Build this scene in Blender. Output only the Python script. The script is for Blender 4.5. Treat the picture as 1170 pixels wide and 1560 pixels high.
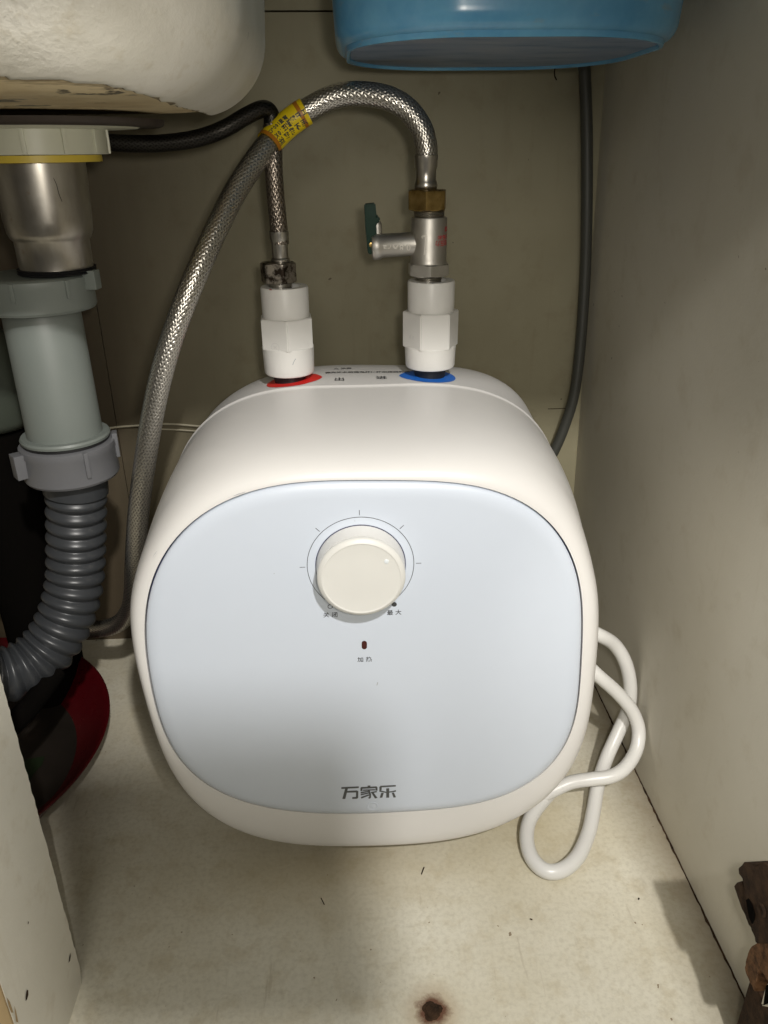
import bpy, bmesh, math, random
from mathutils import Vector, Matrix
from mathutils.bvhtree import BVHTree
PI = math.pi
random.seed(7)
for o in list(bpy.data.objects): bpy.data.objects.remove(o)
S = bpy.context.scene
C = S.collection

# ------------------------------------------------------------------ camera
# rotation solved from the vanishing points of the photograph, focal 1172 px at 1170 px width
F = 1172.0
ROT = Matrix(((0.9985, 0.0318, -0.0447), (-0.0540, 0.4248, -0.9037), (-0.0098, 0.9047, 0.4259)))
EYE = Vector((0.0, 0.0, 0.55))
cd = bpy.data.cameras.new("camera"); cam = bpy.data.objects.new("camera", cd); C.objects.link(cam)
cd.sensor_fit = 'HORIZONTAL'; cd.sensor_width = 36.0; cd.lens = 36.0 * F / 1170.0
cd.clip_start = 0.01; cd.clip_end = 50
q = ROT.to_quaternion(); q.normalize()
cam.matrix_world = Matrix.Translation(EYE) @ q.to_matrix().to_4x4()
S.camera = cam
cd.dof.use_dof = False

# ------------------------------------------------------------------ world, lamps, exposure
w = bpy.data.worlds.new("World"); S.world = w; w.use_nodes = True
w.node_tree.nodes["Background"].inputs[0].default_value = (1.0, 0.93, 0.80, 1)
w.node_tree.nodes["Background"].inputs[1].default_value = 0.035
S.view_settings.view_transform = 'Standard'; S.view_settings.look = 'None'
S.view_settings.exposure = 0; S.view_settings.gamma = 1

def lamp(name, kind, loc, aim, energy, col, **kw):
    l = bpy.data.lights.new(name, kind); l.energy = energy; l.color = col
    for k, v in kw.items(): setattr(l, k, v)
    o = bpy.data.objects.new(name, l); C.objects.link(o); o.location = loc
    o.rotation_euler = (Vector(aim) - Vector(loc)).to_track_quat('-Z', 'Y').to_euler()
    return o
FL = (0.030, -0.02, 0.572)          # torch at the viewpoint; the added right fill shares it
LM = (0.18, -0.38, 1.12)            # ceiling lamp of the room, above and to the right; the counter front rail cuts it off
lamp("torch", 'SPOT', FL, (-0.05, 0.60, 0.37), 3.5, (1.0, 0.94, 0.84), spot_size=math.radians(64), spot_blend=0.6, shadow_soft_size=0.015)
lamp("fill_right", 'SPOT', FL, (0.275, 0.38, 0.22), 8.5, (1.0, 0.94, 0.85), spot_size=math.radians(42), spot_blend=1.0, shadow_soft_size=0.015)  # second beam added to brighten the right wall
def aim(az, el): return (LM[0] + math.sin(math.radians(az)) * math.cos(math.radians(el)), LM[1] + math.cos(math.radians(az)) * math.cos(math.radians(el)), LM[2] + math.sin(math.radians(el)))
lamp("room_lamp", 'SPOT', LM, aim(-10, -45), 49.0, (1.0, 0.968, 0.925), spot_size=math.radians(75), spot_blend=0.3, shadow_soft_size=0.018)
lamp("room_light", 'AREA', (0.0, -0.7, 0.9), (0, 0.5, 0.2), 3.3, (1.0, 0.95, 0.85), shape='DISK', size=0.5)

# ------------------------------------------------------------------ pixel of the photograph -> point on a plane
def ray(px, py):
    return ROT @ Vector((px - 585.0, 780.0 - py, -F))
def aty(px, py, Y):
    v = ray(px, py); return EYE + v * ((Y - EYE.y) / v.y)
def atz(px, py, Z):
    v = ray(px, py); return EYE + v * ((Z - EYE.z) / v.z)
def atx(px, py, X):
    v = ray(px, py); return EYE + v * ((X - EYE.x) / v.x)

# ------------------------------------------------------------------ materials
class NT:
    def __init__(s, name):
        s.m = bpy.data.materials.new(name); s.m.use_nodes = True
        s.t = s.m.node_tree; s.b = s.t.nodes["Principled BSDF"]
    def n(s, kind, **kw):
        nd = s.t.nodes.new(kind)
        for k, v in kw.items():
            if k.startswith('i_'):
                nd.inputs[k[2:].replace('_', ' ')].default_value = v
            else: setattr(nd, k, v)
        return nd
    def l(s, a, b): s.t.links.new(a, b)
    def coord(s):
        if not hasattr(s, 'tc'): s.tc = s.n('ShaderNodeTexCoord')
        return s.tc.outputs['Object']
    def pos(s):
        if not hasattr(s, 'gp'): s.gp = s.n('ShaderNodeNewGeometry')
        return s.gp.outputs['Position']
    def noise(s, scale, detail=4, rough=0.55, stretch=None, src=None):
        nd = s.n('ShaderNodeTexNoise'); nd.inputs['Scale'].default_value = scale
        nd.inputs['Detail'].default_value = detail; nd.inputs['Roughness'].default_value = rough
        c = src or s.coord()
        if stretch:
            mp = s.n('ShaderNodeMapping'); mp.inputs['Scale'].default_value = stretch
            s.l(c, mp.inputs['Vector']); c = mp.outputs[0]
        s.l(c, nd.inputs['Vector']); return nd.outputs['Fac']
    def ramp(s, fac, stops):
        r = s.n('ShaderNodeValToRGB'); e = r.color_ramp.elements
        while len(e) < len(stops): e.new(0.5)
        for i, (p, c) in enumerate(stops):
            e[i].position = p; e[i].color = (*c, 1) if len(c) == 3 else c
        s.l(fac, r.inputs[0]); return r.outputs[0]
    def mix(s, fac, a, b, mode='MIX'):
        m = s.n('ShaderNodeMix', data_type='RGBA', blend_type=mode)
        for inp, v in ((m.inputs[0], fac), (m.inputs[6], a), (m.inputs[7], b)):
            if isinstance(v, (int, float)): inp.default_value = v
            elif isinstance(v, tuple): inp.default_value = (*v, 1)
            else: s.l(v, inp)
        return m.outputs[2]
    def math(s, op, a, b=None, c=None):
        m = s.n('ShaderNodeMath', operation=op)
        for i, v in enumerate((a, b, c)):
            if v is None: continue
            if isinstance(v, (int, float)): m.inputs[i].default_value = v
            else: s.l(v, m.inputs[i])
        return m.outputs[0]
    def bump(s, h, strength=0.3, dist=0.001):
        b = s.n('ShaderNodeBump'); b.inputs['Strength'].default_value = strength
        b.inputs['Distance'].default_value = dist; s.l(h, b.inputs['Height'])
        s.l(b.outputs[0], s.b.inputs['Normal'])
    def set(s, **kw):
        for k, v in kw.items():
            i = s.b.inputs[k.replace('_', ' ')]
            if isinstance(v, tuple): i.default_value = (*v, 1) if len(v) == 3 else v
            elif isinstance(v, (int, float)): i.default_value = v
            else: s.l(v, i)
        return s
    def spots(s, scale, thresh, sharp=0.02, src=None, seed=0.0):
        """sparse specks: 1 inside a speck; only some voronoi cells carry one"""
        v = s.n('ShaderNodeTexVoronoi', feature='F1'); v.inputs['Scale'].default_value = scale
        mp = s.n('ShaderNodeMapping'); mp.inputs['Location'].default_value = (seed, seed * 1.7, seed * .3)
        s.l(src or s.coord(), mp.inputs[0])
        wn = s.n('ShaderNodeTexNoise'); wn.inputs['Scale'].default_value = scale * 3; s.l(mp.outputs[0], wn.inputs[0])
        vm = s.n('ShaderNodeVectorMath', operation='MULTIPLY_ADD'); s.l(wn.outputs['Color'], vm.inputs[0])
        vm.inputs[1].default_value = (0.35 / scale,) * 3; s.l(mp.outputs[0], vm.inputs[2])
        s.l(vm.outputs[0], v.inputs['Vector'])
        sep = s.n('ShaderNodeSeparateColor'); s.l(v.outputs['Color'], sep.inputs[0])
        rad = s.math('MULTIPLY', s.math('POWER', sep.outputs[0], 6.0), thresh)
        return s.math('LESS_THAN', v.outputs['Distance'], rad)

def plain(name, col, rough=0.4, metal=0.0, var=0.06, scale=60, bump=0.1, bs=400, **kw):
    t = NT(name)
    n = t.noise(scale, 3)
    c = t.mix(t.math('MULTIPLY', n, 1.0), tuple(max(0, x * (1 - var)) for x in col), tuple(min(1, x * (1 + var)) for x in col))
    t.set(Base_Color=c, Metallic=metal)
    rr = t.math('MULTIPLY_ADD', t.noise(scale * 1.7, 3), 0.16, rough - 0.08)
    t.set(Roughness=rr)
    if bump: t.bump(t.noise(bs, 2), bump, 0.0004)
    t.set(**kw)
    return t.m

M = {}
M['shell'] = plain('satin_white_plastic', (0.71, 0.698, 0.678), 0.33, var=0.015, bump=0.06, bs=900)
M['lid'] = plain('white_lid_plastic', (0.66, 0.65, 0.635), 0.4, var=0.02, bump=0.06, bs=900)
M['panel'] = plain('pale_blue_plastic', (0.595, 0.65, 0.735), 0.34, var=0.012, bump=0.04, bs=900)
M['gap'] = plain('dark_blue_gap', (0.03, 0.035, 0.09), 0.5)
M['scuff_grey'] = plain('faint_grey_scuff', (0.36, 0.38, 0.40), 0.6)
M['void'] = plain('matte_black', (0.004, 0.0035, 0.003), 0.95, Specular_IOR_Level=0.02)
M['emboss'] = plain('emboss_highlight_metal', (0.75, 0.72, 0.66), 0.5, 0.5)  # highlight on the raised lettering and arrow painted in as lighter metal
M['gasket'] = plain('dark_brown_gasket', (0.035, 0.025, 0.018), 0.6, var=0.3)
M['knob'] = plain('cream_plastic', (0.68, 0.678, 0.645), 0.42, var=0.02, bump=0.08, bs=700)
M['ink'] = plain('dark_grey_ink', (0.045, 0.047, 0.05), 0.5)
M['logo_ink'] = plain('grey_ink', (0.075, 0.08, 0.08), 0.5)
M['ink_red'] = plain('red_ink', (0.5, 0.03, 0.04), 0.5)
M['dark_red'] = plain('dark_red_window', (0.05, 0.004, 0.003), 0.15)
M['clear'] = plain('milky_plastic', (0.72, 0.77, 0.80), 0.15)
M['coupling'] = plain('coupling_white_plastic', (0.74, 0.73, 0.70), 0.38, var=0.02)
M['black'] = plain('black_rubber', (0.012, 0.012, 0.013), 0.5)
M['red'] = plain('red_plastic', (0.72, 0.03, 0.025), 0.4)
M['blue'] = plain('blue_plastic', (0.02, 0.16, 0.62), 0.4)
M['cord'] = plain('white_cord_vinyl', (0.66, 0.655, 0.63), 0.32, var=0.04, scale=25)
M['grey_cable'] = plain('grey_cable_vinyl', (0.055, 0.056, 0.048), 0.45, var=0.12, scale=30)
M['nickel'] = plain('brushed_nickel', (0.55, 0.53, 0.49), 0.48, 1.0, var=0.10, scale=90, bump=0.12, bs=500)
M['chrome'] = plain('chrome_steel', (0.45, 0.43, 0.39), 0.32, 1.0, var=0.12, scale=40)
M['green'] = plain('dark_green_plastic', (0.004, 0.028, 0.016), 0.5, Specular_IOR_Level=0.2)
M['yellow'] = plain('yellow_print_sleeve', (0.80, 0.60, 0.01), 0.35, var=0.08, scale=80)
M['orange_line'] = plain('orange_ink', (0.42, 0.16, 0.01), 0.4)
M['yellow_washer'] = plain('yellow_washer', (0.60, 0.45, 0.06), 0.45, var=0.12)
M['flange'] = plain('ivory_plastic', (0.56, 0.56, 0.45), 0.4, var=0.08, scale=30)
M['grey_pipe'] = plain('grey_green_pvc', (0.165, 0.185, 0.17), 0.46, var=0.05, scale=30)
M['grey_nut'] = plain('grey_pvc_nut', (0.135, 0.137, 0.145), 0.36, var=0.06, scale=30)
M['corrugated'] = plain('corrugated_grey_pvc', (0.040, 0.043, 0.047), 0.36, var=0.12, scale=35)
M['jug'] = plain('grey_green_jug_plastic', (0.06, 0.07, 0.055), 0.4)
M['basin_red'] = plain('deep_red_enamel', (0.06, 0.002, 0.004), 0.3, var=0.1)
M['leaf_green'] = plain('green_print', (0.012, 0.022, 0.008), 0.5)
M['wire'] = plain('thin_wire_vinyl', (0.50, 0.46, 0.34), 0.4)

def brass():
    t = NT('dull_brass'); n = t.noise(120, 5)
    t.set(Base_Color=t.ramp(n, [(0.3, (0.20, 0.13, 0.045)), (0.7, (0.48, 0.34, 0.13))]), Metallic=1.0, Roughness=0.33)
    t.bump(t.noise(300, 3), 0.15, 0.0005); return t.m
M['brass'] = brass()
def tarnished():
    t = NT('tarnished_steel'); n = t.noise(110, 6, 0.65)
    t.set(Base_Color=t.ramp(n, [(0.42, (0.035, 0.026, 0.02)), (0.56, (0.42, 0.38, 0.33))]), Metallic=1.0,
          Roughness=t.math('MULTIPLY_ADD', n, -0.5, 0.62))
    t.bump(n, 0.2, 0.0006); return t.m
M['tarnished'] = tarnished()
def braid(name, hi, lo, rough):
    t = NT(name); n = t.noise(35, 5, 0.6); n2 = t.noise(700, 2)
    at = t.n('ShaderNodeAttribute', attribute_name='weave')
    c = t.mix(n, lo, hi)
    c = t.mix(t.math('POWER', at.outputs['Fac'], 1.6), tuple(x * 0.10 for x in lo), c)  # gaps in the weave darkened in colour to paint their shade
    t.set(Base_Color=c, Metallic=0.95, Roughness=t.math('MULTIPLY_ADD', n2, 0.15, rough)); return t.m
M['braid'] = braid('steel_braid', (0.90, 0.87, 0.80), (0.74, 0.70, 0.63), 0.22)
M['braid_dark'] = braid('dark_braid', (0.10, 0.095, 0.085), (0.05, 0.045, 0.04), 0.35)
M['braid_brown'] = braid('brown_tarnished_braid', (0.58, 0.52, 0.45), (0.32, 0.26, 0.21), 0.26)
def cup():
    t = NT('stained_steel_cup'); n = t.noise(28, 5, 0.6, (1, 1, 0.35)); n2 = t.noise(60, 5, 0.6)
    c = t.ramp(n, [(0.3, (0.28, 0.25, 0.20)), (0.62, (0.52, 0.50, 0.46))])
    c = t.mix(t.ramp(n2, [(0.60, (0, 0, 0)), (0.72, (0.7,) * 3)]), c, (0.28, 0.20, 0.12))
    t.set(Base_Color=c, Metallic=0.9, Roughness=t.math('MULTIPLY_ADD', n2, 0.25, 0.22)); t.bump(n, 0.15, 0.001); return t.m
M['cup'] = cup()

def floor_mat():
    t = NT('stained_cream_laminate'); p = t.pos()
    big = t.noise(7, 5, 0.6, src=p); mid = t.noise(45, 6, 0.7, src=p); fine = t.noise(260, 4, 0.6, src=p)
    c = t.ramp(big, [(0.3, (0.56, 0.515, 0.39)), (0.68, (0.70, 0.67, 0.56))])
    c = t.mix(t.ramp(mid, [(0.50, (0, 0, 0)), (0.75, (0.65,) * 3)]), c, (0.46, 0.39, 0.25))
    c = t.mix(t.ramp(fine, [(0.45, (0, 0, 0)), (0.74, (0.35,) * 3)]), c, (0.36, 0.32, 0.23))
    f2 = t.noise(170, 6, 0.75, (1, 1.5, 1), src=p)
    c = t.mix(t.ramp(f2, [(0.50, (0, 0, 0)), (0.75, (0.22,) * 3)]), c, (0.36, 0.33, 0.25))
    # drag scratches and grime streaks
    st = t.noise(20, 4, 0.6, (6, 0.6, 1), src=p)
    c = t.mix(t.ramp(st, [(0.66, (0, 0, 0)), (0.70, (0.25,) * 3)]), c, (0.30, 0.24, 0.15))
    for sc, th, sd, colr in ((28, 0.075, 3.1, (0.09, 0.045, 0.02)), (60, 0.08, 9.3, (0.18, 0.12, 0.06)), (150, 0.11, 5.7, (0.24, 0.18, 0.10))):
        c = t.mix(t.math('MULTIPLY', t.spots(sc, th, src=p, seed=sd), 0.85), c, colr)
    # rust halo round the screw
    sep = t.n('ShaderNodeSeparateXYZ'); t.l(p, sep.inputs[0])
    def halo(cx, cy, r0, r1, col, amt, c, sx=1.0, ns=90):
        dx = t.math('MULTIPLY', t.math('SUBTRACT', sep.outputs[0], cx), sx)
        dy = t.math('SUBTRACT', sep.outputs[1], cy)
        d = t.math('SQRT', t.math('ADD', t.math('MULTIPLY', dx, dx), t.math('MULTIPLY', dy, dy)))
        d = t.math('ADD', d, t.math('MULTIPLY_ADD', t.noise(ns, 5, 0.7, src=p), 0.016, -0.008))
        mr = t.n('ShaderNodeMapRange'); t.l(d, mr.inputs[0])
        mr.inputs[1].default_value = r0; mr.inputs[2].default_value = r1
        mr.inputs[3].default_value = amt; mr.inputs[4].default_value = 0
        return t.mix(mr.outputs[0], c, col)
    s0 = atz(658, 1540, 0)
    c = halo(s0.x, s0.y, 0.008, 0.024, (0.28, 0.17, 0.07), 0.55, c)
    c = halo(s0.x, s0.y, 0.0075, 0.0135, (0.10, 0.035, 0.012), 0.97, c)
    a = atz(805, 1255, 0); c = halo(a.x, a.y, 0.01, 0.09, (0.42, 0.34, 0.17), 0.4, c)
    a = atz(520, 1310, 0); c = halo(a.x, a.y, 0.01, 0.07, (0.35, 0.28, 0.16), 0.45, c, 0.6)
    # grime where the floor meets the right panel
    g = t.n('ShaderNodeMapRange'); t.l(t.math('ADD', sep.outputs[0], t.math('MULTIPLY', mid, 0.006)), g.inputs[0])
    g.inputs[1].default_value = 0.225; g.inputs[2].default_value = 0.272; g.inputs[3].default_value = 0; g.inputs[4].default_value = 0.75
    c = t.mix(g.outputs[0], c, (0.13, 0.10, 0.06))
    t.set(Base_Color=c, Roughness=t.math('MULTIPLY_ADD', mid, 0.25, 0.38))
    t.bump(t.math('ADD', mid, t.math('MULTIPLY', fine, 0.4)), 0.35, 0.0009); return t.m
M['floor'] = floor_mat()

def wall_mat(name, a, b, stainc, sc=6, marks=True, bandx=None):
    t = NT(name); p = t.pos()
    big = t.noise(sc, 5, 0.6, src=p); mid = t.noise(30, 5, 0.65, src=p); fine = t.noise(350, 3, src=p)
    c = t.ramp(big, [(0.3, a), (0.7, b)])
    c = t.mix(t.ramp(mid, [(0.55, (0, 0, 0)), (0.8, (0.5,) * 3)]), c, stainc)
    dr = t.noise(14, 4, 0.6, (5, 5, 0.5), src=p)
    c = t.mix(t.ramp(dr, [(0.62, (0, 0, 0)), (0.72, (0.16,) * 3)]), c, stainc)
    if marks:
        for sz, th, sd in ((16, 0.045, 1.3), (55, 0.08, 4.9)):
            c = t.mix(t.math('MULTIPLY', t.spots(sz, th, src=p, seed=sd), 0.75), c, (0.07, 0.045, 0.02))
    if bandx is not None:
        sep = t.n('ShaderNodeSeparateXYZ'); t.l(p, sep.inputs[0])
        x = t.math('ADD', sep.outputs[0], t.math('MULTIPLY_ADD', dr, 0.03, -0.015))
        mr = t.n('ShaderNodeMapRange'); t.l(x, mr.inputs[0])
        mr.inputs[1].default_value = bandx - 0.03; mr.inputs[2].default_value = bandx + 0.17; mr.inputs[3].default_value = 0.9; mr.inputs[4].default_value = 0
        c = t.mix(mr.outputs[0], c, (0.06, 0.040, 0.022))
    t.set(Base_Color=c, Roughness=t.math('MULTIPLY_ADD', mid, 0.2, 0.5))
    t.bump(t.math('ADD', fine, mid), 0.2, 0.0006); return t.m
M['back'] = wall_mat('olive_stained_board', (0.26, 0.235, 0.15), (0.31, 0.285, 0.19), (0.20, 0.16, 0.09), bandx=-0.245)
M['side'] = wall_mat('cream_side_board', (0.52, 0.49, 0.405), (0.58, 0.55, 0.465), (0.42, 0.37, 0.27))
M['post'] = wall_mat('cream_laminate_post', (0.62, 0.59, 0.50), (0.69, 0.66, 0.57), (0.42, 0.35, 0.23))
def wood():
    t = NT('raw_plywood_edge'); n = t.noise(40, 5, 0.6, (1, 1, 0.12))
    t.set(Base_Color=t.ramp(n, [(0.3, (0.22, 0.14, 0.06)), (0.7, (0.45, 0.33, 0.17))]), Roughness=0.75); t.bump(n, 0.5, 0.001); return t.m
M['wood'] = wood()
def rust(name, a, b, metal=0.2):
    t = NT(name); n = t.noise(220, 6, 0.8, src=t.pos()); n2 = t.noise(90, 6, 0.75, src=t.pos())
    c = t.mix(t.ramp(n2, [(0.4, (0, 0, 0)), (0.6, (1, 1, 1))]), t.ramp(n, [(0.35, a), (0.65, b)]), tuple(y * 1.7 for x, y in zip(a, b)))
    t.set(Base_Color=c, Roughness=0.9, Metallic=metal, Specular_IOR_Level=0.15); t.bump(n, 0.8, 0.0012); return t.m
M['rust_dark'] = rust('dark_rust', (0.009, 0.006, 0.004), (0.032, 0.018, 0.010), 0.0)
M['rust_orange'] = rust('orange_rust', (0.028, 0.015, 0.008), (0.12, 0.062, 0.030), 0.0)
def sinkm():
    t = NT('rough_white_fireclay'); p = t.pos()
    n = t.noise(26, 5, 0.6, src=p); n2 = t.noise(90, 5, 0.65, src=p); n3 = t.noise(12, 3, 0.5, src=p)
    c = t.ramp(n3, [(0.3, (0.52, 0.495, 0.41)), (0.7, (0.66, 0.64, 0.58))])
    c = t.mix(t.ramp(n2, [(0.56, (0, 0, 0)), (0.74, (0.45,) * 3)]), c, (0.45, 0.39, 0.27))
    c = t.mix(t.math('MULTIPLY', t.spots(30, 0.10, src=p, seed=2.2), 0.6), c, (0.12, 0.10, 0.06))
    at = t.n('ShaderNodeAttribute', attribute_name='bare')
    st = t.noise(16, 4, 0.6, (1, 1, 6), src=p)
    clay = t.mix(t.ramp(st, [(0.4, (0, 0, 0)), (0.6, (1, 1, 1))]), (0.46, 0.35, 0.19), (0.64, 0.53, 0.33))
    clay = t.mix(t.ramp(n, [(0.60, (0, 0, 0)), (0.63, (0.9,) * 3)]), clay, (0.05, 0.042, 0.03))
    clay = t.mix(t.ramp(t.noise(9, 5, 0.7, (1, 1, 14), src=p), [(0.55, (0, 0, 0)), (0.60, (0.6,) * 3)]), clay, (0.16, 0.11, 0.06))
    edge = t.ramp(at.outputs['Fac'], [(0.0, (0, 0, 0)), (0.06, (1, 1, 1)), (0.40, (0, 0, 0))])
    c = t.mix(t.math('GREATER_THAN', at.outputs['Fac'], 0.0), c, clay)
    c = t.mix(t.math('MULTIPLY', edge, t.ramp(n2, [(0.36, (0, 0, 0)), (0.44, (0.95,) * 3)])), c, (0.05, 0.035, 0.02))
    t.set(Base_Color=c, Roughness=0.42)
    sepx = t.n('ShaderNodeSeparateXYZ'); t.l(p, sepx.inputs[0])
    mr = t.n('ShaderNodeMapRange'); t.l(sepx.outputs[0], mr.inputs[0])
    mr.inputs[1].default_value = -0.13; mr.inputs[2].default_value = -0.04; mr.inputs[3].default_value = 1.0; mr.inputs[4].default_value = 0.15
    mz = t.n('ShaderNodeMapRange'); t.l(t.math('ADD', sepx.outputs[2], t.math('MULTIPLY', n3, 0.03)), mz.inputs[0])
    mz.inputs[1].default_value = 0.592; mz.inputs[2].default_value = 0.628; mz.inputs[3].default_value = 0.10; mz.inputs[4].default_value = 1.0
    t.bump(t.math('MULTIPLY', t.math('MULTIPLY', t.math('ADD', n, t.math('MULTIPLY', n2, 0.5)), mr.outputs[0]), mz.outputs[0]), 0.8, 0.006); return t.m
M['sink'] = sinkm()
M['unglazed'] = wall_mat('unglazed_sandy_clay', (0.40, 0.32, 0.20), (0.52, 0.44, 0.30), (0.30, 0.22, 0.12), sc=25)
def tub():
    t = NT('blue_tub_plastic'); n = t.noise(16, 5, 0.65); n2 = t.noise(30, 5, 0.65, (1, 1, 3))
    c = t.ramp(n, [(0.3, (0.08, 0.27, 0.48)), (0.7, (0.16, 0.40, 0.60))])
    c = t.mix(t.ramp(n2, [(0.62, (0, 0, 0)), (0.75, (0.4,) * 3)]), c, (0.30, 0.30, 0.22))
    t.set(Base_Color=c, Roughness=0.22, Subsurface_Weight=0.25, Subsurface_Scale=0.01); t.b.inputs['Subsurface Radius'].default_value = (0.3, 0.6, 1.0); return t.m
M['tub'] = tub()
def tubb():
    t = NT('grey_blue_tub_base'); n = t.noise(18, 5, 0.6, (1, 3, 1))
    t.set(Base_Color=t.ramp(n, [(0.35, (0.07, 0.14, 0.24)), (0.5, (0.17, 0.23, 0.33)), (0.7, (0.24, 0.28, 0.35))]), Roughness=0.4); return t.m
M['tub_base'] = tubb()
def basinb():
    t = NT('dark_basin_bottom'); n = t.noise(14, 5, 0.6)  # mottled, nearly black basin floor
    t.set(Base_Color=t.ramp(n, [(0.3, (0.009, 0.007, 0.005)), (0.7, (0.028, 0.022, 0.018))]), Roughness=0.45); return t.m
M['basin_in'] = basinb()

# ------------------------------------------------------------------ mesh helpers
def link(name, me, mat, parent=None, smooth=40):
    o = bpy.data.objects.new(name, me)
    if mat: me.materials.append(M[mat] if isinstance(mat, str) else mat)
    if smooth:
        for p in me.polygons: p.use_smooth = True
        me.set_sharp_from_angle(angle=math.radians(smooth))
    C.objects.link(o)
    if parent:
        o.parent = parent; o.matrix_parent_inverse = Matrix.Identity(4)
        if parent.parent: base = parent.parent.location + parent.location
        else: base = parent.location
        me.transform(Matrix.Translation(-base))
    return o
def fix(me):
    bm = bmesh.new(); bm.from_mesh(me)
    bmesh.ops.remove_doubles(bm, verts=bm.verts, dist=1e-6)
    bmesh.ops.recalc_face_normals(bm, faces=bm.faces); bm.to_mesh(me); bm.free(); return me
def mesh(vs, fs, name='m', recalc=True):
    me = bpy.data.meshes.new(name); me.from_pydata([tuple(v) for v in vs], [], fs); me.update()
    return fix(me) if recalc else me
def thing(name, label, cat, loc, group=None):
    o = bpy.data.objects.new(name, None); C.objects.link(o); o.location = loc; o.empty_display_size = 0.02
    o['label'] = label; o['category'] = cat
    if group: o['group'] = group
    return o
def tag(o, label, cat, group=None):
    o['label'] = label; o['category'] = cat
    if group: o['group'] = group
    return o
def struct(name, me, mat, smooth=0):
    o = link(name, me, mat, None, smooth); o['kind'] = 'structure'; return o
def loft(rings, cap0=True, cap1=True):
    vs = []; fs = []; n = len(rings[0])
    for r in rings: vs += r
    for i in range(len(rings) - 1):
        for j in range(n):
            a = i * n + j; b = i * n + (j + 1) % n
            fs.append((a, b, b + n, a + n))
    if cap0: fs.append(tuple(range(n))[::-1])
    if cap1: fs.append(tuple((len(rings) - 1) * n + j for j in range(n)))
    return vs, fs
def lathe(prof, c, axis=(0, 0, 1), seg=48, capped=True):
    """prof: (radius, distance along axis)"""
    ax = Vector(axis).normalized(); u = ax.orthogonal().normalized()
    if abs(ax.z) > 0.9: u = Vector((1, 0, 0)); u = (u - ax * u.dot(ax)).normalized()
    v = ax.cross(u); c = Vector(c)
    rings = [[c + ax * h + (u * math.cos(2 * PI * k / seg) + v * math.sin(2 * PI * k / seg)) * max(r, 1e-5) for k in range(seg)] for r, h in prof]
    vs, fs = loft(rings, capped, capped)
    return mesh(vs, fs)
def poly_ring(c, r, n, rot, h, ax=(0, 0, 1), seg=None):
    c = Vector(c)
    return [c + Vector((r * math.cos(rot + 2 * PI * k / n), r * math.sin(rot + 2 * PI * k / n), h)) for k in range(n)]
def hexnut(c, r, z0, z1, rot=0.0, ch=0.12, n=6):
    """hexagonal nut with chamfered corners: intersection of a hexagon and a coned circle"""
    seg = 72; rings = []
    ap = r * math.cos(PI / n)
    def rad(a, rc):
        m = ((a - rot) % (2 * PI / n)) - PI / n
        return min(ap / math.cos(m), rc)
    h = z1 - z0; d = (r - ap)
    for t, rc in ((0, ap * 0.985), (d * 0.35 / h, ap + d * 0.75), (d * 0.7 / h, r * 0.992), (1 - d * 0.7 / h, r * 0.992), (1 - d * 0.35 / h, ap + d * 0.75), (1, ap * 0.985)):
        rings.append([Vector((c[0] + rad(2 * PI * k / seg, rc) * math.cos(2 * PI * k / seg), c[1] + rad(2 * PI * k / seg, rc) * math.sin(2 * PI * k / seg), z0 + h * t)) for k in range(seg)])
    return mesh(*loft(rings))
def spline(pts, step=0.004):
    """Catmull-Rom through the points, resampled evenly"""
    P = [Vector(p) for p in pts]; P = [P[0] * 2 - P[1]] + P + [P[-1] * 2 - P[-2]]
    out = []
    for i in range(1, len(P) - 2):
        a, b, c, d = P[i - 1:i + 3]
        n = max(2, int((c - b).length / (step * 0.25)))
        for k in range(n):
            t = k / n
            out.append(0.5 * ((2 * b) + (c - a) * t + (2 * a - 5 * b + 4 * c - d) * t * t + (3 * b - a - 3 * c + d) * t ** 3))
    out.append(P[-2])
    L = [0.0]
    for i in range(1, len(out)): L.append(L[-1] + (out[i] - out[i - 1]).length)
    n = max(2, int(L[-1] / step)); res = []; j = 0
    for k in range(n + 1):
        s = L[-1] * k / n
        while j < len(L) - 2 and L[j + 1] < s: j += 1
        f = (s - L[j]) / max(1e-9, L[j + 1] - L[j]); res.append(out[j].lerp(out[j + 1], min(1, f)))
    return res, L[-1]
def frames(path):
    T = [(path[min(i + 1, len(path) - 1)] - path[max(i - 1, 0)]).normalized() for i in range(len(path))]
    N = [T[0].orthogonal().normalized()]
    for i in range(1, len(path)):
        v = N[-1] - T[i] * N[-1].dot(T[i]); N.append(v.normalized())
    return T, N, [T[i].cross(N[i]) for i in range(len(path))]
def tube(pts, r, seg=20, step=0.004, rf=None, smooth_path=True):
    path, L = spline(pts, step) if smooth_path else ([Vector(p) for p in pts], 0)
    T, N, B = frames(path); rings = []
    for i, p in enumerate(path):
        s = i / (len(path) - 1) * L
        rr = rf(s) if rf else r
        rings.append([p + (N[i] * math.cos(2 * PI * k / seg) + B[i] * math.sin(2 * PI * k / seg)) * rr for k in range(seg)])
    return mesh(*loft(rings))
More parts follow.
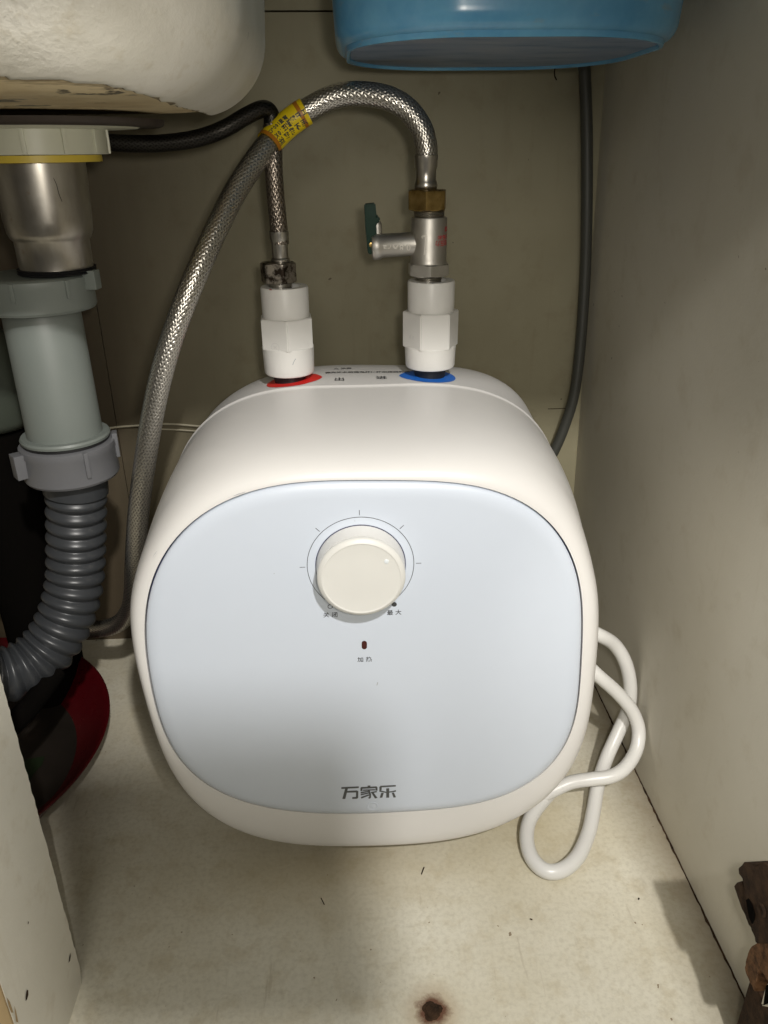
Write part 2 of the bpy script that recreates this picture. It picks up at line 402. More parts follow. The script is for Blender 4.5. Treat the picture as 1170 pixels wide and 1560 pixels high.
def braided(pts, r, strands=14, pitch=0.0027, seg=100, step=0.00055, depth=0.0010):
    """woven sleeve: two families of helical wire bundles that pass over and under each other"""
    path, L = spline(pts, step); T, N, B = frames(path)
    vs = []; wv = []
    lead = pitch * strands / 1.0
    for i, p in enumerate(path):
        s = i * L / (len(path) - 1)
        for k in range(seg):
            th = 2 * PI * k / seg
            u = strands * th / (2 * PI) / 1.0 + s / pitch * 0.5
            v = strands * th / (2 * PI) / 1.0 - s / pitch * 0.5
            su = abs(math.sin(PI * u)) ** 0.7; sv = abs(math.sin(PI * v)) ** 0.7
            ov = 0.5 + 0.5 * math.cos(PI * u) * math.cos(PI * v) * 1.0
            h = max(su * (0.45 + 0.55 * ov), sv * (0.45 + 0.55 * (1 - ov)))
            wv.append(h)
            vs.append(p + (N[i] * math.cos(th) + B[i] * math.sin(th)) * (r + depth * (h - 1)))
    fs = []; n = seg
    for i in range(len(path) - 1):
        for j in range(n):
            a = i * n + j; b = i * n + (j + 1) % n; fs.append((a, b, b + n, a + n))
    me = mesh(vs, fs, recalc=False)
    at = me.attributes.new('weave', 'FLOAT', 'POINT'); at.data.foreach_set('value', wv)
    return me, path
def box(x0, x1, y0, y1, z0, z1, bev=0.0):
    bm = bmesh.new(); bmesh.ops.create_cube(bm, size=1)
    for v in bm.verts: v.co = Vector(((x0 + x1) / 2 + v.co.x * (x1 - x0), (y0 + y1) / 2 + v.co.y * (y1 - y0), (z0 + z1) / 2 + v.co.z * (z1 - z0)))
    if bev: bmesh.ops.bevel(bm, geom=bm.edges, offset=bev, segments=3, affect='EDGES', profile=0.6)
    me = bpy.data.meshes.new('b'); bm.to_mesh(me); bm.free(); return me
def prism(poly, ext, bev=0.0):
    """polygon of 3-D points extruded by vector ext"""
    bm = bmesh.new(); vs = [bm.verts.new(p) for p in poly]; f = bm.faces.new(vs)
    r = bmesh.ops.extrude_face_region(bm, geom=[f])
    for v in [g for g in r['geom'] if isinstance(g, bmesh.types.BMVert)]: v.co += Vector(ext)
    bmesh.ops.recalc_face_normals(bm, faces=bm.faces)
    if bev: bmesh.ops.bevel(bm, geom=bm.edges, offset=bev, segments=2, affect='EDGES')
    me = bpy.data.meshes.new('p'); bm.to_mesh(me); bm.free(); return me
def join(mes):
    bm = bmesh.new()
    for m_ in mes: bm.from_mesh(m_)
    me = bpy.data.meshes.new('j'); bm.to_mesh(me); bm.free(); return me
def text_mesh(body, size, spacing=1.0, res=2, offset=0.0, bold=False):
    cu = bpy.data.curves.new('t', 'FONT'); cu.body = body; cu.size = size; cu.space_character = spacing
    cu.align_x = 'CENTER'; cu.align_y = 'CENTER'; cu.resolution_u = res; cu.offset = offset
    o = bpy.data.objects.new('t', cu); C.objects.link(o)
    bpy.context.view_layer.update()
    me = bpy.data.meshes.new_from_object(o.evaluated_get(bpy.context.evaluated_depsgraph_get()))
    bpy.data.objects.remove(o); return me

# ------------------------------------------------------------------ the cabinet
BY = 0.82
def panel_grid(fn, nu, nv):
    vs = [fn(i / nu, j / nv) for j in range(nv + 1) for i in range(nu + 1)]
    fs = [(j * (nu + 1) + i, j * (nu + 1) + i + 1, (j + 1) * (nu + 1) + i + 1, (j + 1) * (nu + 1) + i) for j in range(nv) for i in range(nu)]
    return vs, fs
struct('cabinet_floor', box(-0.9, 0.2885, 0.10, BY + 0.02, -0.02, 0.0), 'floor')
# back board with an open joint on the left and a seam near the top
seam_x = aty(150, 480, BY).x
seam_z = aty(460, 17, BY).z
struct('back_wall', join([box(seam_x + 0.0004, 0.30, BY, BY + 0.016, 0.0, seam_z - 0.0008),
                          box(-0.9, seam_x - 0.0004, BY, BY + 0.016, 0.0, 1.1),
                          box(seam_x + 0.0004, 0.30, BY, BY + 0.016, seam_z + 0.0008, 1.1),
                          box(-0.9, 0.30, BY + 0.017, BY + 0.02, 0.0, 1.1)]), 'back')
# the right board leans in a little towards the top
def lean(y0, y1, x0, dx, th, z1):
    vs = [(x0, y0, 0.0), (x0, y1, 0.0), (x0 - dx, y1, z1), (x0 - dx, y0, z1)]
    vs += [(x + th, y, z) for x, y, z in vs]
    return mesh(vs, [(0, 1, 2, 3), (4, 5, 6, 7), (0, 1, 5, 4), (1, 2, 6, 5), (2, 3, 7, 6), (3, 0, 4, 7)])
struct('right_wall', lean(0.10, BY - 0.0005, 0.2705, 0.030, 0.018, 1.1), 'side')
struct('left_wall', box(-0.92, -0.9, 0.10, BY, 0.0, 1.1), 'side')
# front rail and worktop over the cabinet mouth, above the picture
struct('counter_rail', box(-0.9, 0.28, 0.085, 0.105, 0.791, 0.95), 'side')
struct('worktop', box(-0.95, 0.35, 0.05, BY + 0.02, 1.101, 1.13), 'side')
# slab added unseen behind the viewpoint to shade the panel's lower left and floor
ph = thing('shadow_blocker', 'dark upright slab added out of view to cast a shadow into the cabinet', 'shadow_blocker', (0.081, -0.10, 0.74))
def slab(hx, hz, y0, y1, r):
    rings = []
    for y, e in ((y0, 0.0012), (y0 + 0.0012, 0), (y1 - 0.0012, 0), (y1, 0.0012)):
        out = []
        for (sx, sz, a0) in ((1, 1, 0), (-1, 1, PI / 2), (-1, -1, PI), (1, -1, 1.5 * PI)):
            for k in range(9):
                a = a0 + PI / 2 * k / 8; out.append(Vector((sx * (hx - r) + (r - e) * math.cos(a), y, sz * (hz - r) + (r - e) * math.sin(a))))
        rings.append(out)
    me = mesh(*loft(rings)); me.transform(Matrix.Translation((0.0765, -0.10, 0.740)) @ Matrix.Rotation(math.radians(3), 4, 'Y')); return me
link('case', slab(0.0455, 0.060, -0.004, 0.004, 0.012), 'black', ph, 30)
link('blocker_face', slab(0.0425, 0.057, -0.0052, -0.0042, 0.010), 'void', ph, 30)
# crumbly filler line along the foot of the right board
bm_v = []; rr = random.Random(3); n = 150
for k in range(n + 1):
    y = 0.15 + (BY - 0.152) * k / n; q0 = 0.5 + 0.5 * math.sin(k * 0.37) * math.sin(k * 0.11 + 1); wdt = 0.0006 + (0.0006 + 0.0012 * q0) * rr.random(); h = 0.0005 + 0.0010 * q0 * rr.random()
    bm_v += [(0.2704 - wdt, y, 0.0003), (0.2704 - wdt * .4, y, h), (0.2704, y, h * 1.6)]
fs = []
for k in range(n):
    for j in range(2): a = k * 3 + j; fs.append((a, a + 1, a + 4, a + 3))
o = link('joint_dirt', mesh(bm_v, fs), 'rust_dark', None, 0); o['kind'] = 'stuff'; tag(o, 'thin dark crumbly dirt line along the foot of the right side board', 'dirt')

# partition post at the lower left: jagged chipped back edge, bare front edge
po = thing('partition_post', 'cream laminate partition post at lower left with chipped edge', 'cabinet post', (-0.216, 0.35, 0.0))
PX = -0.207; py0 = atx(12, 1530, PX).y; py1 = 0.378
rr = random.Random(11); prof = []
nz = 260
for k in range(nz + 1):
    z = 0.0 + 0.95 * k / nz
    j = (rr.random() - 0.5) * 0.0011
    if z < 0.012: j -= (0.012 - z) * 0.35
    prof.append((z, py1 + j))
vs = []; fs = []
for z, y in prof: vs += [(PX, py0, z), (PX, y, z), (PX - 0.018, y + 0.0002, z), (PX - 0.018, py0, z)]
for k in range(nz):
    for j in range(4):
        a = k * 4 + j; b = k * 4 + (j + 1) % 4; fs.append((a, b, b + 4, a + 4))
fs += [(0, 1, 2, 3), tuple(nz * 4 + j for j in (3, 2, 1, 0))]
link('board', mesh(vs, fs), 'post', po, 0)
link('front_edge', box(PX - 0.0178, PX - 0.0003, py0 - 0.0015, py0 - 0.0001, 0.0, 0.95), 'wood', po, 0)
def chip(parent, pxs, mat):
    pts = [atx(a, b, PX + 0.0004) for a, b in pxs]
    me = mesh(pts, [tuple(range(len(pts)))]); return link('chip', me, mat, parent, 0)
sc8 = lambda a, b: (a * 160 / 1170, 1380 + b * 180 / 1316)
chip(po, [sc8(*p) for p in ((285, 1060), (288, 985), (298, 935), (315, 940), (316, 990), (300, 1045))], 'rust_dark')
chip(po, [sc8(*p) for p in ((766, 635), (774, 570), (786, 520), (788, 560), (780, 610))], 'rust_dark')
chip(po, [sc8(*p) for p in ((75, 1020), (110, 1070), (150, 1190), (125, 1190), (95, 1120))], 'wood')
chip(po, [sc8(*p) for p in ((160, 1110), (180, 1180), (205, 1300), (180, 1290), (168, 1200))], 'wood')
chip(po, [sc8(*p) for p in ((308, 200), (314, 172), (322, 180), (316, 204))], 'rust_dark')

# rusty screw sunk in the floor
sp = atz(658, 1540, 0)
scw = thing('rusty_screw', 'dark rusty screw head sunk in the cream floor at the front edge', 'screw', (sp.x, sp.y, 0))
rr = random.Random(8); sr = [1 + 0.10 * math.sin(3 * a_ + 1) + 0.07 * math.sin(5 * a_) + 0.09 * (rr.random() - 0.5) for a_ in [2 * PI * k / 40 for k in range(40)]]
link('head', mesh(*loft([[Vector((sp.x + q_ * sr[k] * math.cos(2 * PI * k / 40), sp.y + q_ * sr[k] * math.sin(2 * PI * k / 40), h_)) for k in range(40)] for q_, h_ in ((0.0068, 0.0001), (0.0060, 0.0007), (0.0050, 0.0006), (0.0044, 0.0013), (0.0026, 0.0011), (0.0008, 0.0006))])), 'rust_dark', scw)

# ------------------------------------------------------------------ water heater
HC = Vector((0.012, 0, 0.19))
def fit(pts, H=7, lam=0.0006):
    """smooth closed outline: radial Fourier fit about HC by least squares"""
    rows = []; rhs = []
    for x, z in pts:
        a = math.atan2(z - HC.z, x - HC.x); r = math.hypot(x - HC.x, z - HC.z)
        rows.append([1] + [f(k * a) for k in range(1, H + 1) for f in (math.cos, math.sin)]); rhs.append(r)
    n = len(rows[0]); A = [[sum(R[i] * R[j] for R in rows) + (lam * ((i + 1) // 2) ** 2 if i == j and i else 0) for j in range(n)] for i in range(n)]
    b = [sum(R[i] * y for R, y in zip(rows, rhs)) for i in range(n)]
    for i in range(n):
        p = max(range(i, n), key=lambda r: abs(A[r][i])); A[i], A[p] = A[p], A[i]; b[i], b[p] = b[p], b[i]
        for r in range(i + 1, n):
            f = A[r][i] / A[i][i]
            for c in range(i, n): A[r][c] -= f * A[i][c]
            b[r] -= f * b[i]
    X = [0] * n
    for i in range(n - 1, -1, -1): X[i] = (b[i] - sum(A[i][c] * X[c] for c in range(i + 1, n))) / A[i][i]
    return lambda a: X[0] + sum(X[2 * k - 1] * math.cos(k * a) + X[2 * k] * math.sin(k * a) for k in range(1, H + 1))
YP = 0.465
pan = [(560,736),(500,738),(440,742),(400,749),(360,760),(330,775),(300,795),(255,845),(228,900),(220,945),(220,975),(225,1010),(231,1050),(240,1090),(250,1120),(265,1150),(285,1174),(310,1195),(338,1211),(370,1225),(440,1240),(500,1243),(560,1243),(620,1241),(680,1236),(730,1227),(770,1215),(805,1198),(830,1180),(850,1157),(865,1130),(882,1070),(886,1010),(888,960),(888,930),(885,900),(880,875),(870,850),(858,828),(840,805),(818,784),(790,765),(757,753),(720,745),(680,740),(640,737),(600,736)]
r_pan = fit([(p.x, p.z) for p in (aty(a, b, YP) for a, b in pan)])
sil = [(205,960),(200,880),(204,850),(215,1030),(226,1080),(240,1120),(256,1160),(274,1195),(300,1230),(330,1256),(400,1285),(450,1293),(500,1297),(560,1297),(620,1296),(680,1287),(730,1276),(770,1262),(810,1238),(835,1218),(860,1190),(880,1150),(893,1105),(905,1040),(910,990),(911,950),(910,910),(905,870)]
front_pts = []
for a, b in sil:
    p = aty(a, b, 0.485); an = math.atan2(p.z - HC.z, p.x - HC.x); p = aty(a, b, 0.486 - 0.020 * max(0.0, -math.sin(an)) ** 1.5); front_pts.append((p.x, p.z))
top_off = [(-0.142,0.306),(-0.127,0.325),(-0.108,0.344),(-0.08,0.358),(-0.04,0.3665),(0.012,0.3685),(0.06,0.368),(0.10,0.359),(0.135,0.337),(0.155,0.318),(0.168,0.298)]
r_front = fit(front_pts + top_off)
seam_px = [(310,640),(340,623),(380,605),(420,595),(460,590),(550,587),(640,584),(680,586),(720,592),(755,606),(790,625),(820,652),(850,685)]
low = [(x, z) for x, z in front_pts if z < 0.27]
r_seam = fit([(p.x, p.z) for p in (aty(a, b, 0.62) for a, b in seam_px)] + [(x * 0.995, z + 0.004) for x, z in low] + [(-0.148,0.30),(0.190,0.285),(-0.155,0.26)])
rear_px = [(290,665),(330,628),(370,592),(420,567),(480,560),(550,557),(640,555),(700,560),(740,572),(775,595),(812,632),(838,672)]
r_rear = fit([(p.x, p.z) for p in (aty(a, b, 0.69) for a, b in rear_px)] + [(x * 0.95, 0.012 + z * 0.95) for x, z in low] + [(-0.15,0.26),(0.183,0.25)])
NS = 180
ANG = [2 * PI * k / NS for k in range(NS)]
def ring(rf, y): return [Vector((HC.x + rf(a) * math.cos(a), y, HC.z + rf(a) * math.sin(a))) for a in ANG]
def mixr(r1, r2, t, off=0.0): return lambda a: r1(a) * (1 - t) + r2(a) * t + off
wh = thing('water_heater', 'white rounded water heater with pale blue front panel and cream dial', 'water heater', (0.012, 0.58, 0.0))
def bot(a): return max(0.0, -math.sin(a)) ** 1.5
def top(a): x = min(1, max(0, (math.sin(a) - 0.32) / 0.58)); return x * x * (3 - 2 * x)
def dome(rg):
    """over the top the shell runs in one convex sweep from the panel edge to the seam"""
    for v_, a_ in zip(rg, ANG):
        t_ = min(1, max(0, (v_.y - 0.4684) / 0.1516)); g = (1 - (1 - t_) ** 4) ** 0.5; k_ = top(a_)
        ro = math.hypot(v_.x - HC.x, v_.z - HC.z); rn = ro * (1 - k_) + k_ * (r_pan(a_) + 0.001 + (r_seam(a_) - r_pan(a_) - 0.001) * g)
        v_.x = HC.x + rn * math.cos(a_); v_.z = HC.z + rn * math.sin(a_)
    return rg
rings = [ring(mixr(r_pan, r_pan, 0, 0.0010), 0.484)]
for k in range(0, 19):
    ph = PI / 2 * k / 18; dep = 1 - (max(0, 1 - math.sin(ph) ** 2.8)) ** (1 / 2.8)
    rg = ring(mixr(r_pan, r_front, math.sin(ph), 0.0010 * (1 - math.sin(ph))), 0.4684)
    for v_, a_ in zip(rg, ANG):
        v_.y += (0.030 - 0.020 * bot(a_)) * (dep * (1 - top(a_)) + (k / 18) ** 2 * top(a_)) - 0.004 * bot(a_) * math.sin(ph) ** 2
    rings.append(dome(rg))
for k in range(1, 17):
    t = k / 16; rg = ring(mixr(r_front, r_seam, t, 0.0025 * math.sin(PI * t)), 0.0)
    for v_, a_ in zip(rg, ANG): y_ = 0.4984 - 0.024 * bot(a_); v_.y = y_ + (0.62 - y_) * t
    rings.append(dome(rg))
rings[-1] = ring(mixr(r_seam, r_seam, 0, 0.0), 0.6178)
rings.append(ring(mixr(r_seam, r_seam, 0, 0.0007), 0.6188)); rings.append(ring(mixr(r_seam, r_seam, 0, 0.0008), 0.6202)); rings.append(ring(mixr(r_seam, r_seam, 0, -0.0008), 0.6212)); rings.append(ring(mixr(r_seam, r_seam, 0, -0.0030), 0.6214))
front = link('front_shell', mesh(*loft(rings, False, True)), 'shell', wh, 50)
rings = [ring(mixr(r_seam, r_seam, 0, -0.004), 0.6218), ring(mixr(r_seam, r_seam, 0, -0.0018), 0.6222)]
for k in range(1, 9): rings.append(ring(mixr(r_seam, r_rear, k / 8, -0.0018 * (1 - k / 8)), 0.622 + 0.068 * k / 8))
for k in range(1, 7):
    ph = PI / 2 * k / 6; rings.append(ring(mixr(r_rear, r_rear, 0, -0.012 * (1 - math.cos(ph))), 0.690 + 0.012 * math.sin(ph)))
rear_me = mesh(*loft(rings))
rear_bvh = BVHTree.FromPolygons([v.co.copy() for v in rear_me.vertices], [tuple(p.vertices) for p in rear_me.polygons])
link('rear_shell', rear_me, 'lid', wh, 50)
# front panel, its slight crowned edge, and the dark gap behind it
link('panel_gap', mesh(*loft([ring(mixr(r_pan, r_pan, 0, 0.0006), 0.4725), ring(mixr(r_pan, r_pan, 0, -0.004), 0.4724)], False, False)), 'gap', wh)
rings = [ring(mixr(r_pan, r_pan, 0, -0.0002), 0.472), ring(mixr(r_pan, r_pan, 0, -0.0002), 0.4688)]
for k in range(1, 9):
    ph = PI / 2 * k / 8; rings.append(ring(mixr(r_pan, r_pan, 0, -0.0002 - 0.011 * (1 - math.cos(ph))), 0.4688 - 0.0038 * math.sin(ph)))
fp = link('front_panel', mesh(*loft(rings)), 'panel', wh, 50)
YF = 0.465
def onpanel(a, b, d=0.0): return aty(a, b, YF - d)
def flat_on_panel(name, polys, mat, d=0.00012, parent=None, step=0.00002):
    vs = []; fs = []
    for i, pl in enumerate(polys):
        b = len(vs); vs += [Vector((p[0], YF - d - step * i, p[1])) for p in pl]; fs.append(tuple(range(b, b + len(pl))))
    return link(name, mesh(vs, fs), mat, parent or wh, 0)
KC = onpanel(549.5, 861)
# printed dial: ring line, five ticks, open and filled end dots
def arc(cx, cz, r, w_, a0, a1, n=96):
    out = []
    for k in range(n):
        t0 = a0 + (a1 - a0) * k / n; t1 = a0 + (a1 - a0) * (k + 1) / n
        out.append([(cx + (r - w_ / 2) * math.cos(t0), cz + (r - w_ / 2) * math.sin(t0)), (cx + (r + w_ / 2) * math.cos(t0), cz + (r + w_ / 2) * math.sin(t0)),
                    (cx + (r + w_ / 2) * math.cos(t1), cz + (r + w_ / 2) * math.sin(t1)), (cx + (r - w_ / 2) * math.cos(t1), cz + (r - w_ / 2) * math.sin(t1))])
    return out
flat_on_panel('dial_ring_line', arc(KC.x, KC.z, 0.0368, 0.00042, math.radians(-46), math.radians(226)), 'ink', step=0)
for dg in (0, 45, 90, 135, 180):
    a = math.radians(dg); u = Vector((math.cos(a), math.sin(a))); v = Vector((-u.y, u.x)) * 0.00021; c = Vector((KC.x, KC.z))
    flat_on_panel('dial_tick', [[c + u * 0.0382 - v, c + u * 0.0382 + v, c + u * 0.0420 + v, c + u * 0.0420 - v]], 'ink')
p = onpanel(503, 924); flat_on_panel('open_dot', arc(p.x, p.z, 0.0016, 0.0005, 0, 2 * PI, 24), 'ink', step=0)
p = onpanel(600.5, 920.7); flat_on_panel('filled_dot', [[(p.x + 0.0019 * math.cos(2 * PI * k / 24), p.z + 0.0019 * math.sin(2 * PI * k / 24)) for k in range(24)]], 'ink')
for q4 in ([(232, 850), (236, 843), (241, 837), (240, 838.2), (236, 844)], [(352, 757), (362, 752.5), (374, 749), (373, 750), (362, 753.7)], [(573.5, 1044), (575, 1039), (576, 1039.5), (574.6, 1044)], [(417, 873), (418.2, 873), (418.2, 874.2), (417, 874.2)], [(540, 793), (541, 793), (541, 794), (540, 794)]):
    flat_on_panel('scuff', [[(onpanel(*q_).x, onpanel(*q_).z) for q_ in q4]], 'scuff_grey', d=0.0001)
# knob
kn = bpy.data.objects.new('knob', None); C.objects.link(kn); kn.parent = wh; kn.empty_display_size = 0.01
kn.location = Vector((KC.x, YF, KC.z)) - wh.location
link('recess', lathe([(0.0312, 0.0002), (0.0312, 0.00030), (0.0300, 0.00031)], (KC.x, YF, KC.z), (0, -1, 0), 96, True), 'gap', kn)
link('skirt', lathe([(0.0306, 0.0004), (0.0306, 0.0012), (0.0298, 0.012), (0.0297, 0.0142)], (KC.x, YF, KC.z), (0, -1, 0), 96), 'coupling', kn)
link('cap', lathe([(r_ * 0.969, h_ - 0.002) for r_, h_ in ((0.0296, 0.0162), (0.0305, 0.0164), (0.0307, 0.0170), (0.0307, 0.0186), (0.0303, 0.0194), (0.0296, 0.0200), (0.0277, 0.0212), (0.0272, 0.0213), (0.0268, 0.0210), (0.0262, 0.0209), (0.015, 0.0210), (0.0001, 0.0210))], (KC.x, YF, KC.z), (0, -1, 0), 96), 'knob', kn, 60)
p = aty(588.8, 855.5, YF - 0.019)
link('marker_dimple', lathe([(0.0016, 0.0), (0.0015, 0.0004), (0.0009, 0.0006), (0.0001, 0.00065)], (p.x, YF - 0.0189, p.z), (0, -1, 0), 24), 'clear', kn)
# indicator slot
p = onpanel(555, 982.5)
def stadium(cx, cz, hw, hh, n=10):
    out = []
    for k in range(n + 1): a = PI * k / n; out.append((cx + hw * math.cos(a), cz + hh - hw + hw * math.sin(a)))
    for k in range(n + 1): a = PI + PI * k / n; out.append((cx + hw * math.cos(a), cz - hh + hw + hw * math.sin(a)))
    return out
st = stadium(p.x, p.z, 0.0019, 0.0036)
link('indicator_window', prism([Vector((x, YF + 0.001, z)) for x, z in st], (0, -0.0013, 0)), 'dark_red', wh, 30)
p = onpanel(567.5, 1228)
link('indicator_dimple', lathe([(0.0046, -0.0003), (0.0044, 0.0003), (0.0040, 0.00035), (0.0036, 0.0001), (0.0020, 0.0004), (0.0001, 0.0005)], (p.x, YF, p.z), (0, -1, 0), 32), 'panel', wh, 60)
# print
def panel_text(body, a, b, size, mat='ink', spacing=1.0, name='print'):
    me = text_mesh(body, size, spacing, offset=0.00006); p = onpanel(a, b)
    me.transform(Matrix.Translation((p.x, YF - 0.00015, p.z)) @ Matrix.Rotation(PI / 2, 4, 'X')); me.materials.clear()
    return link(name, me, mat, wh, 0)
panel_text('关 闭', 503.5, 937, 0.0045, spacing=1.05)
panel_text('最 大', 600.5, 933.5, 0.0045, spacing=1.05)
panel_text('加 热', 555.5, 1005, 0.0046, spacing=1.05)
L4 = lambda a, b: onpanel(470 + a / 5.85, 1160 + b / 5.85)
logo = [
 [((293,229),(447,222),(447,236),(293,244)), ((326,243),(350,242),(327,333),(302,333)), ((345,263),(430,258),(443,266),(441,274),(340,277)), ((424,262),(443,262),(441,322),(434,330),(423,330)), ((390,317),(425,316),(425,331),(390,332))],
 [((527,215),(551,214),(551,226),(527,227)), ((470,228),(606,222),(614,232),(614,236),(463,243),(463,236)), ((463,240),(480,240),(480,262),(463,262)), ((597,234),(614,234),(614,258),(597,258)), ((486,250),(593,246),(593,256),(486,260)), ((466,270),(528,262),(530,271),(466,283)), ((466,289),(534,275),(537,284),(466,300)), ((466,316),(536,291),(539,302),(472,328)), ((528,258),(546,257),(556,290),(556,318),(548,328),(534,328),(534,316),(540,314),(540,290)), ((556,270),(606,262),(610,271),(560,281)), ((562,280),(580,278),(614,322),(592,327))],
 [((640,217),(777,210),(777,222),(636,231)), ((632,226),(652,222),(650,256),(632,258)), ((632,256),(692,268),(745,262),(778,255),(778,268),(720,276),(690,278),(632,268)), ((693,240),(718,238),(718,321),(693,322)), ((648,280),(670,278),(657,320),(635,322)), ((742,278),(760,276),(779,317),(758,320))]]
def fat(pl, d=0.85):
    cx_ = sum(p_[0] for p_ in pl) / len(pl); cy_ = sum(p_[1] for p_ in pl) / len(pl)
    n_ = len(pl); out = []
    for k in range(n_):
        a, b, c = pl[k - 1], pl[k], pl[(k + 1) % n_]
        e1 = Vector((b[0] - a[0], b[1] - a[1])).normalized(); e2 = Vector((c[0] - b[0], c[1] - b[1])).normalized()
        n1 = Vector((e1.y, -e1.x)); n2 = Vector((e2.y, -e2.x)); m_ = n1 + n2
        if m_.length < 0.3: m_ = n1
        m_.normalize(); mm = Vector(b) + m_ * d * 1.2 if (Vector(b) + m_ - Vector((cx_, cy_))).length > (Vector(b) - m_ - Vector((cx_, cy_))).length else Vector(b) - m_ * d * 1.2
        out.append((mm.x, mm.y))
    return out
logo = [[fat(pl) for pl in g] for g in logo]
for g in logo:
    flat_on_panel('logo_character', [[(L4(*q_).x, L4(*q_).z) for q_ in pl] for pl in g], 'logo_ink')

# colour rings and print on the lid, laid onto its curve
def drape(me, off=0.0004):
    for v in me.vertices:
        hit = rear_bvh.ray_cast(Vector((v.co.x, v.co.y, 0.6)), Vector((0, 0, -1)))
        if hit[0] is not None: v.co.z = hit[0].z + off
    me.update(); return me
YC = 0.655
LC = aty(437, 500, YC); RC = aty(656, 495, YC)
def teardrop(cx, cy, r, tipx, name, mat):
    n = 48; pts = []
    ta = 0 if tipx > cx else PI
    for k in range(n):
        a = 2 * PI * k / n; d = abs(((a - ta + PI) % (2 * PI)) - PI)
        rr_ = r * (1 + 0.22 * max(0, 1 - d / 0.7))
        pts.append((cx + rr_ * math.cos(a), cy + rr_ * math.sin(a) * 0.98, 0))
    vs = [(cx + (x - cx) * s, cy + (y - cy) * s, 0) for s in (0.35, 0.6, 0.8, 1.0) for x, y, _ in pts]
    fs = [(i * n + j, i * n + (j + 1) % n, (i + 1) * n + (j + 1) % n, (i + 1) * n + j) for i in range(3) for j in range(n)]
    return link(name, drape(mesh(vs, fs)), mat, wh, 0)
teardrop(LC.x + 0.0015, YC - 0.002, 0.0218, 1, 'red_mark', 'red')
teardrop(RC.x, YC - 0.002, 0.0222, -1, 'blue_mark', 'blue')
def lid_text(body, a, b, size, spacing=1.0, name='lid_print'):
    me = text_mesh(body, size, spacing, 2, offset=0.00015)
    ctr = atz(a, b, 0.3735)
    me.transform(Matrix.Translation((ctr.x, ctr.y, 0))); me.materials.clear()
    return link(name, drape(me), 'ink', wh, 0)
lid_text('出', 517, 577, 0.0100); lid_text('进', 581, 574, 0.0100)
lid_text('请先注水后通电并保持泄压阀畅通', 560, 566, 0.0050)
lid_text('△ 注意', 522, 561.5, 0.0050)

# ------------------------------------------------------------------ couplings
def coupling(c, rot, label, ys, seam, mark):
    zb, zh0, zh1, zt = [aty(655 if c.x > 0 else 437, y, YC - 0.018).z for y in ys]
    zb -= 0.0018
    t = thing('pipe_coupling', label, 'pipe coupling', (c.x, YC, zb), 'white plastic couplings on top of the heater')
    o_ = (c.x, YC, 0)
    link('seal', lathe([(0.0130, zb - 0.009), (0.0140, zb - 0.003), (0.0140, zb + 0.002)], o_), 'black', t)
    link('base_ring', lathe([(0.0190, zb - 0.0005), (0.0203, zb), (0.0212, zb + 0.0015), (0.0219, zh0 - 0.0008), (0.0214, zh0), (0.012, zh0 + 0.0001)], o_, seg=72), 'coupling', t, 30)
    link('hex_body', prism(poly_ring((c.x, YC, zh0 - 0.001), 0.0240, 6, rot, 0), (0, 0, zh1 - zh0 + 0.001), 0.0007), 'coupling', t, 20)
    link('collar', lathe([(0.0195, zh1 - 0.001), (0.0196, zt - 0.0015), (0.0190, zt), (0.0130, zt + 0.0001), (0.0128, zt - 0.004)], o_, seg=72), 'coupling', t, 30)
    return t, zt
cl, ztL = coupling(LC, math.radians(-90 + 4), 'white hex coupling on the left, above the red mark on the heater', (572, 533, 488, 441), 0, 0)
cr, ztR = coupling(RC, math.radians(-60 + 4), 'white hex coupling on the right, above the blue mark on the heater', (562, 532, 479, 432), 0, 0)
# small red drip on the rim of the left coupling and a scratch
p = atz(412, 441, ztL + 0.0003); link('red_speck', lathe([(0.0011, 0), (0.0008, 0.0003), (0.0001, 0.0004)], (p.x, p.y, ztL)), 'ink_red', cl)
# moulded ring and letters on the hex faces, a scratch on the left base ring
def on_face(c, rot_mid, z, polys, parent, name='moulded_mark'):
    ap = 0.0240 * math.cos(PI / 6) + 0.00015; u_ = Vector((-math.sin(rot_mid), math.cos(rot_mid), 0)); n_ = Vector((math.cos(rot_mid), math.sin(rot_mid), 0))
    vs = []; fs = []
    for pl in polys:
        b = len(vs); vs += [Vector((c.x, YC, z)) + n_ * ap + u_ * x_ + Vector((0, 0, y_)) for x_, y_ in pl]; fs.append(tuple(range(b, b + len(pl))))
    link(name, mesh(vs, fs), 'lid', parent, 0)
on_face(LC, math.radians(-90 + 4 - 30), aty(420, 530, YC - .02).z, arc(0, 0, 0.0036, 0.0005, 0, 2 * PI, 24) + [[(-0.0018, -0.0012), (-0.0013, -0.0014), (0.0016, 0.0013), (0.0012, 0.0016)], [(-0.0014, 0.0014), (-0.0018, 0.0011), (0.0013, -0.0015), (0.0017, -0.0011)]], cl)
on_face(RC, math.radians(-60 + 4 - 90), aty(625, 520, YC - .02).z, [[(x_, 0), (x_ + 0.0006, 0), (x_ + 0.0006 + d_, 0.003), (x_ + d_, 0.003)] for x_, d_ in ((-0.003, 0.001), (-0.001, -0.001), (0.0008, 0.001), (0.0026, 0))], cr)
pts = [aty(a_, b_, YC - 0.0215) for a_, b_ in ((446, 556), (448, 551), (451, 547))]
me = tube(pts, 0.0003, 6, 0.001)
for v in me.vertices:
    d_ = Vector((v.co.x - LC.x, v.co.y - YC)); s_ = 0.0218 / d_.length; v.co.x = LC.x + d_.x * s_; v.co.y = YC + d_.y * s_
link('scratch', me, 'scuff_grey', cl, 0)

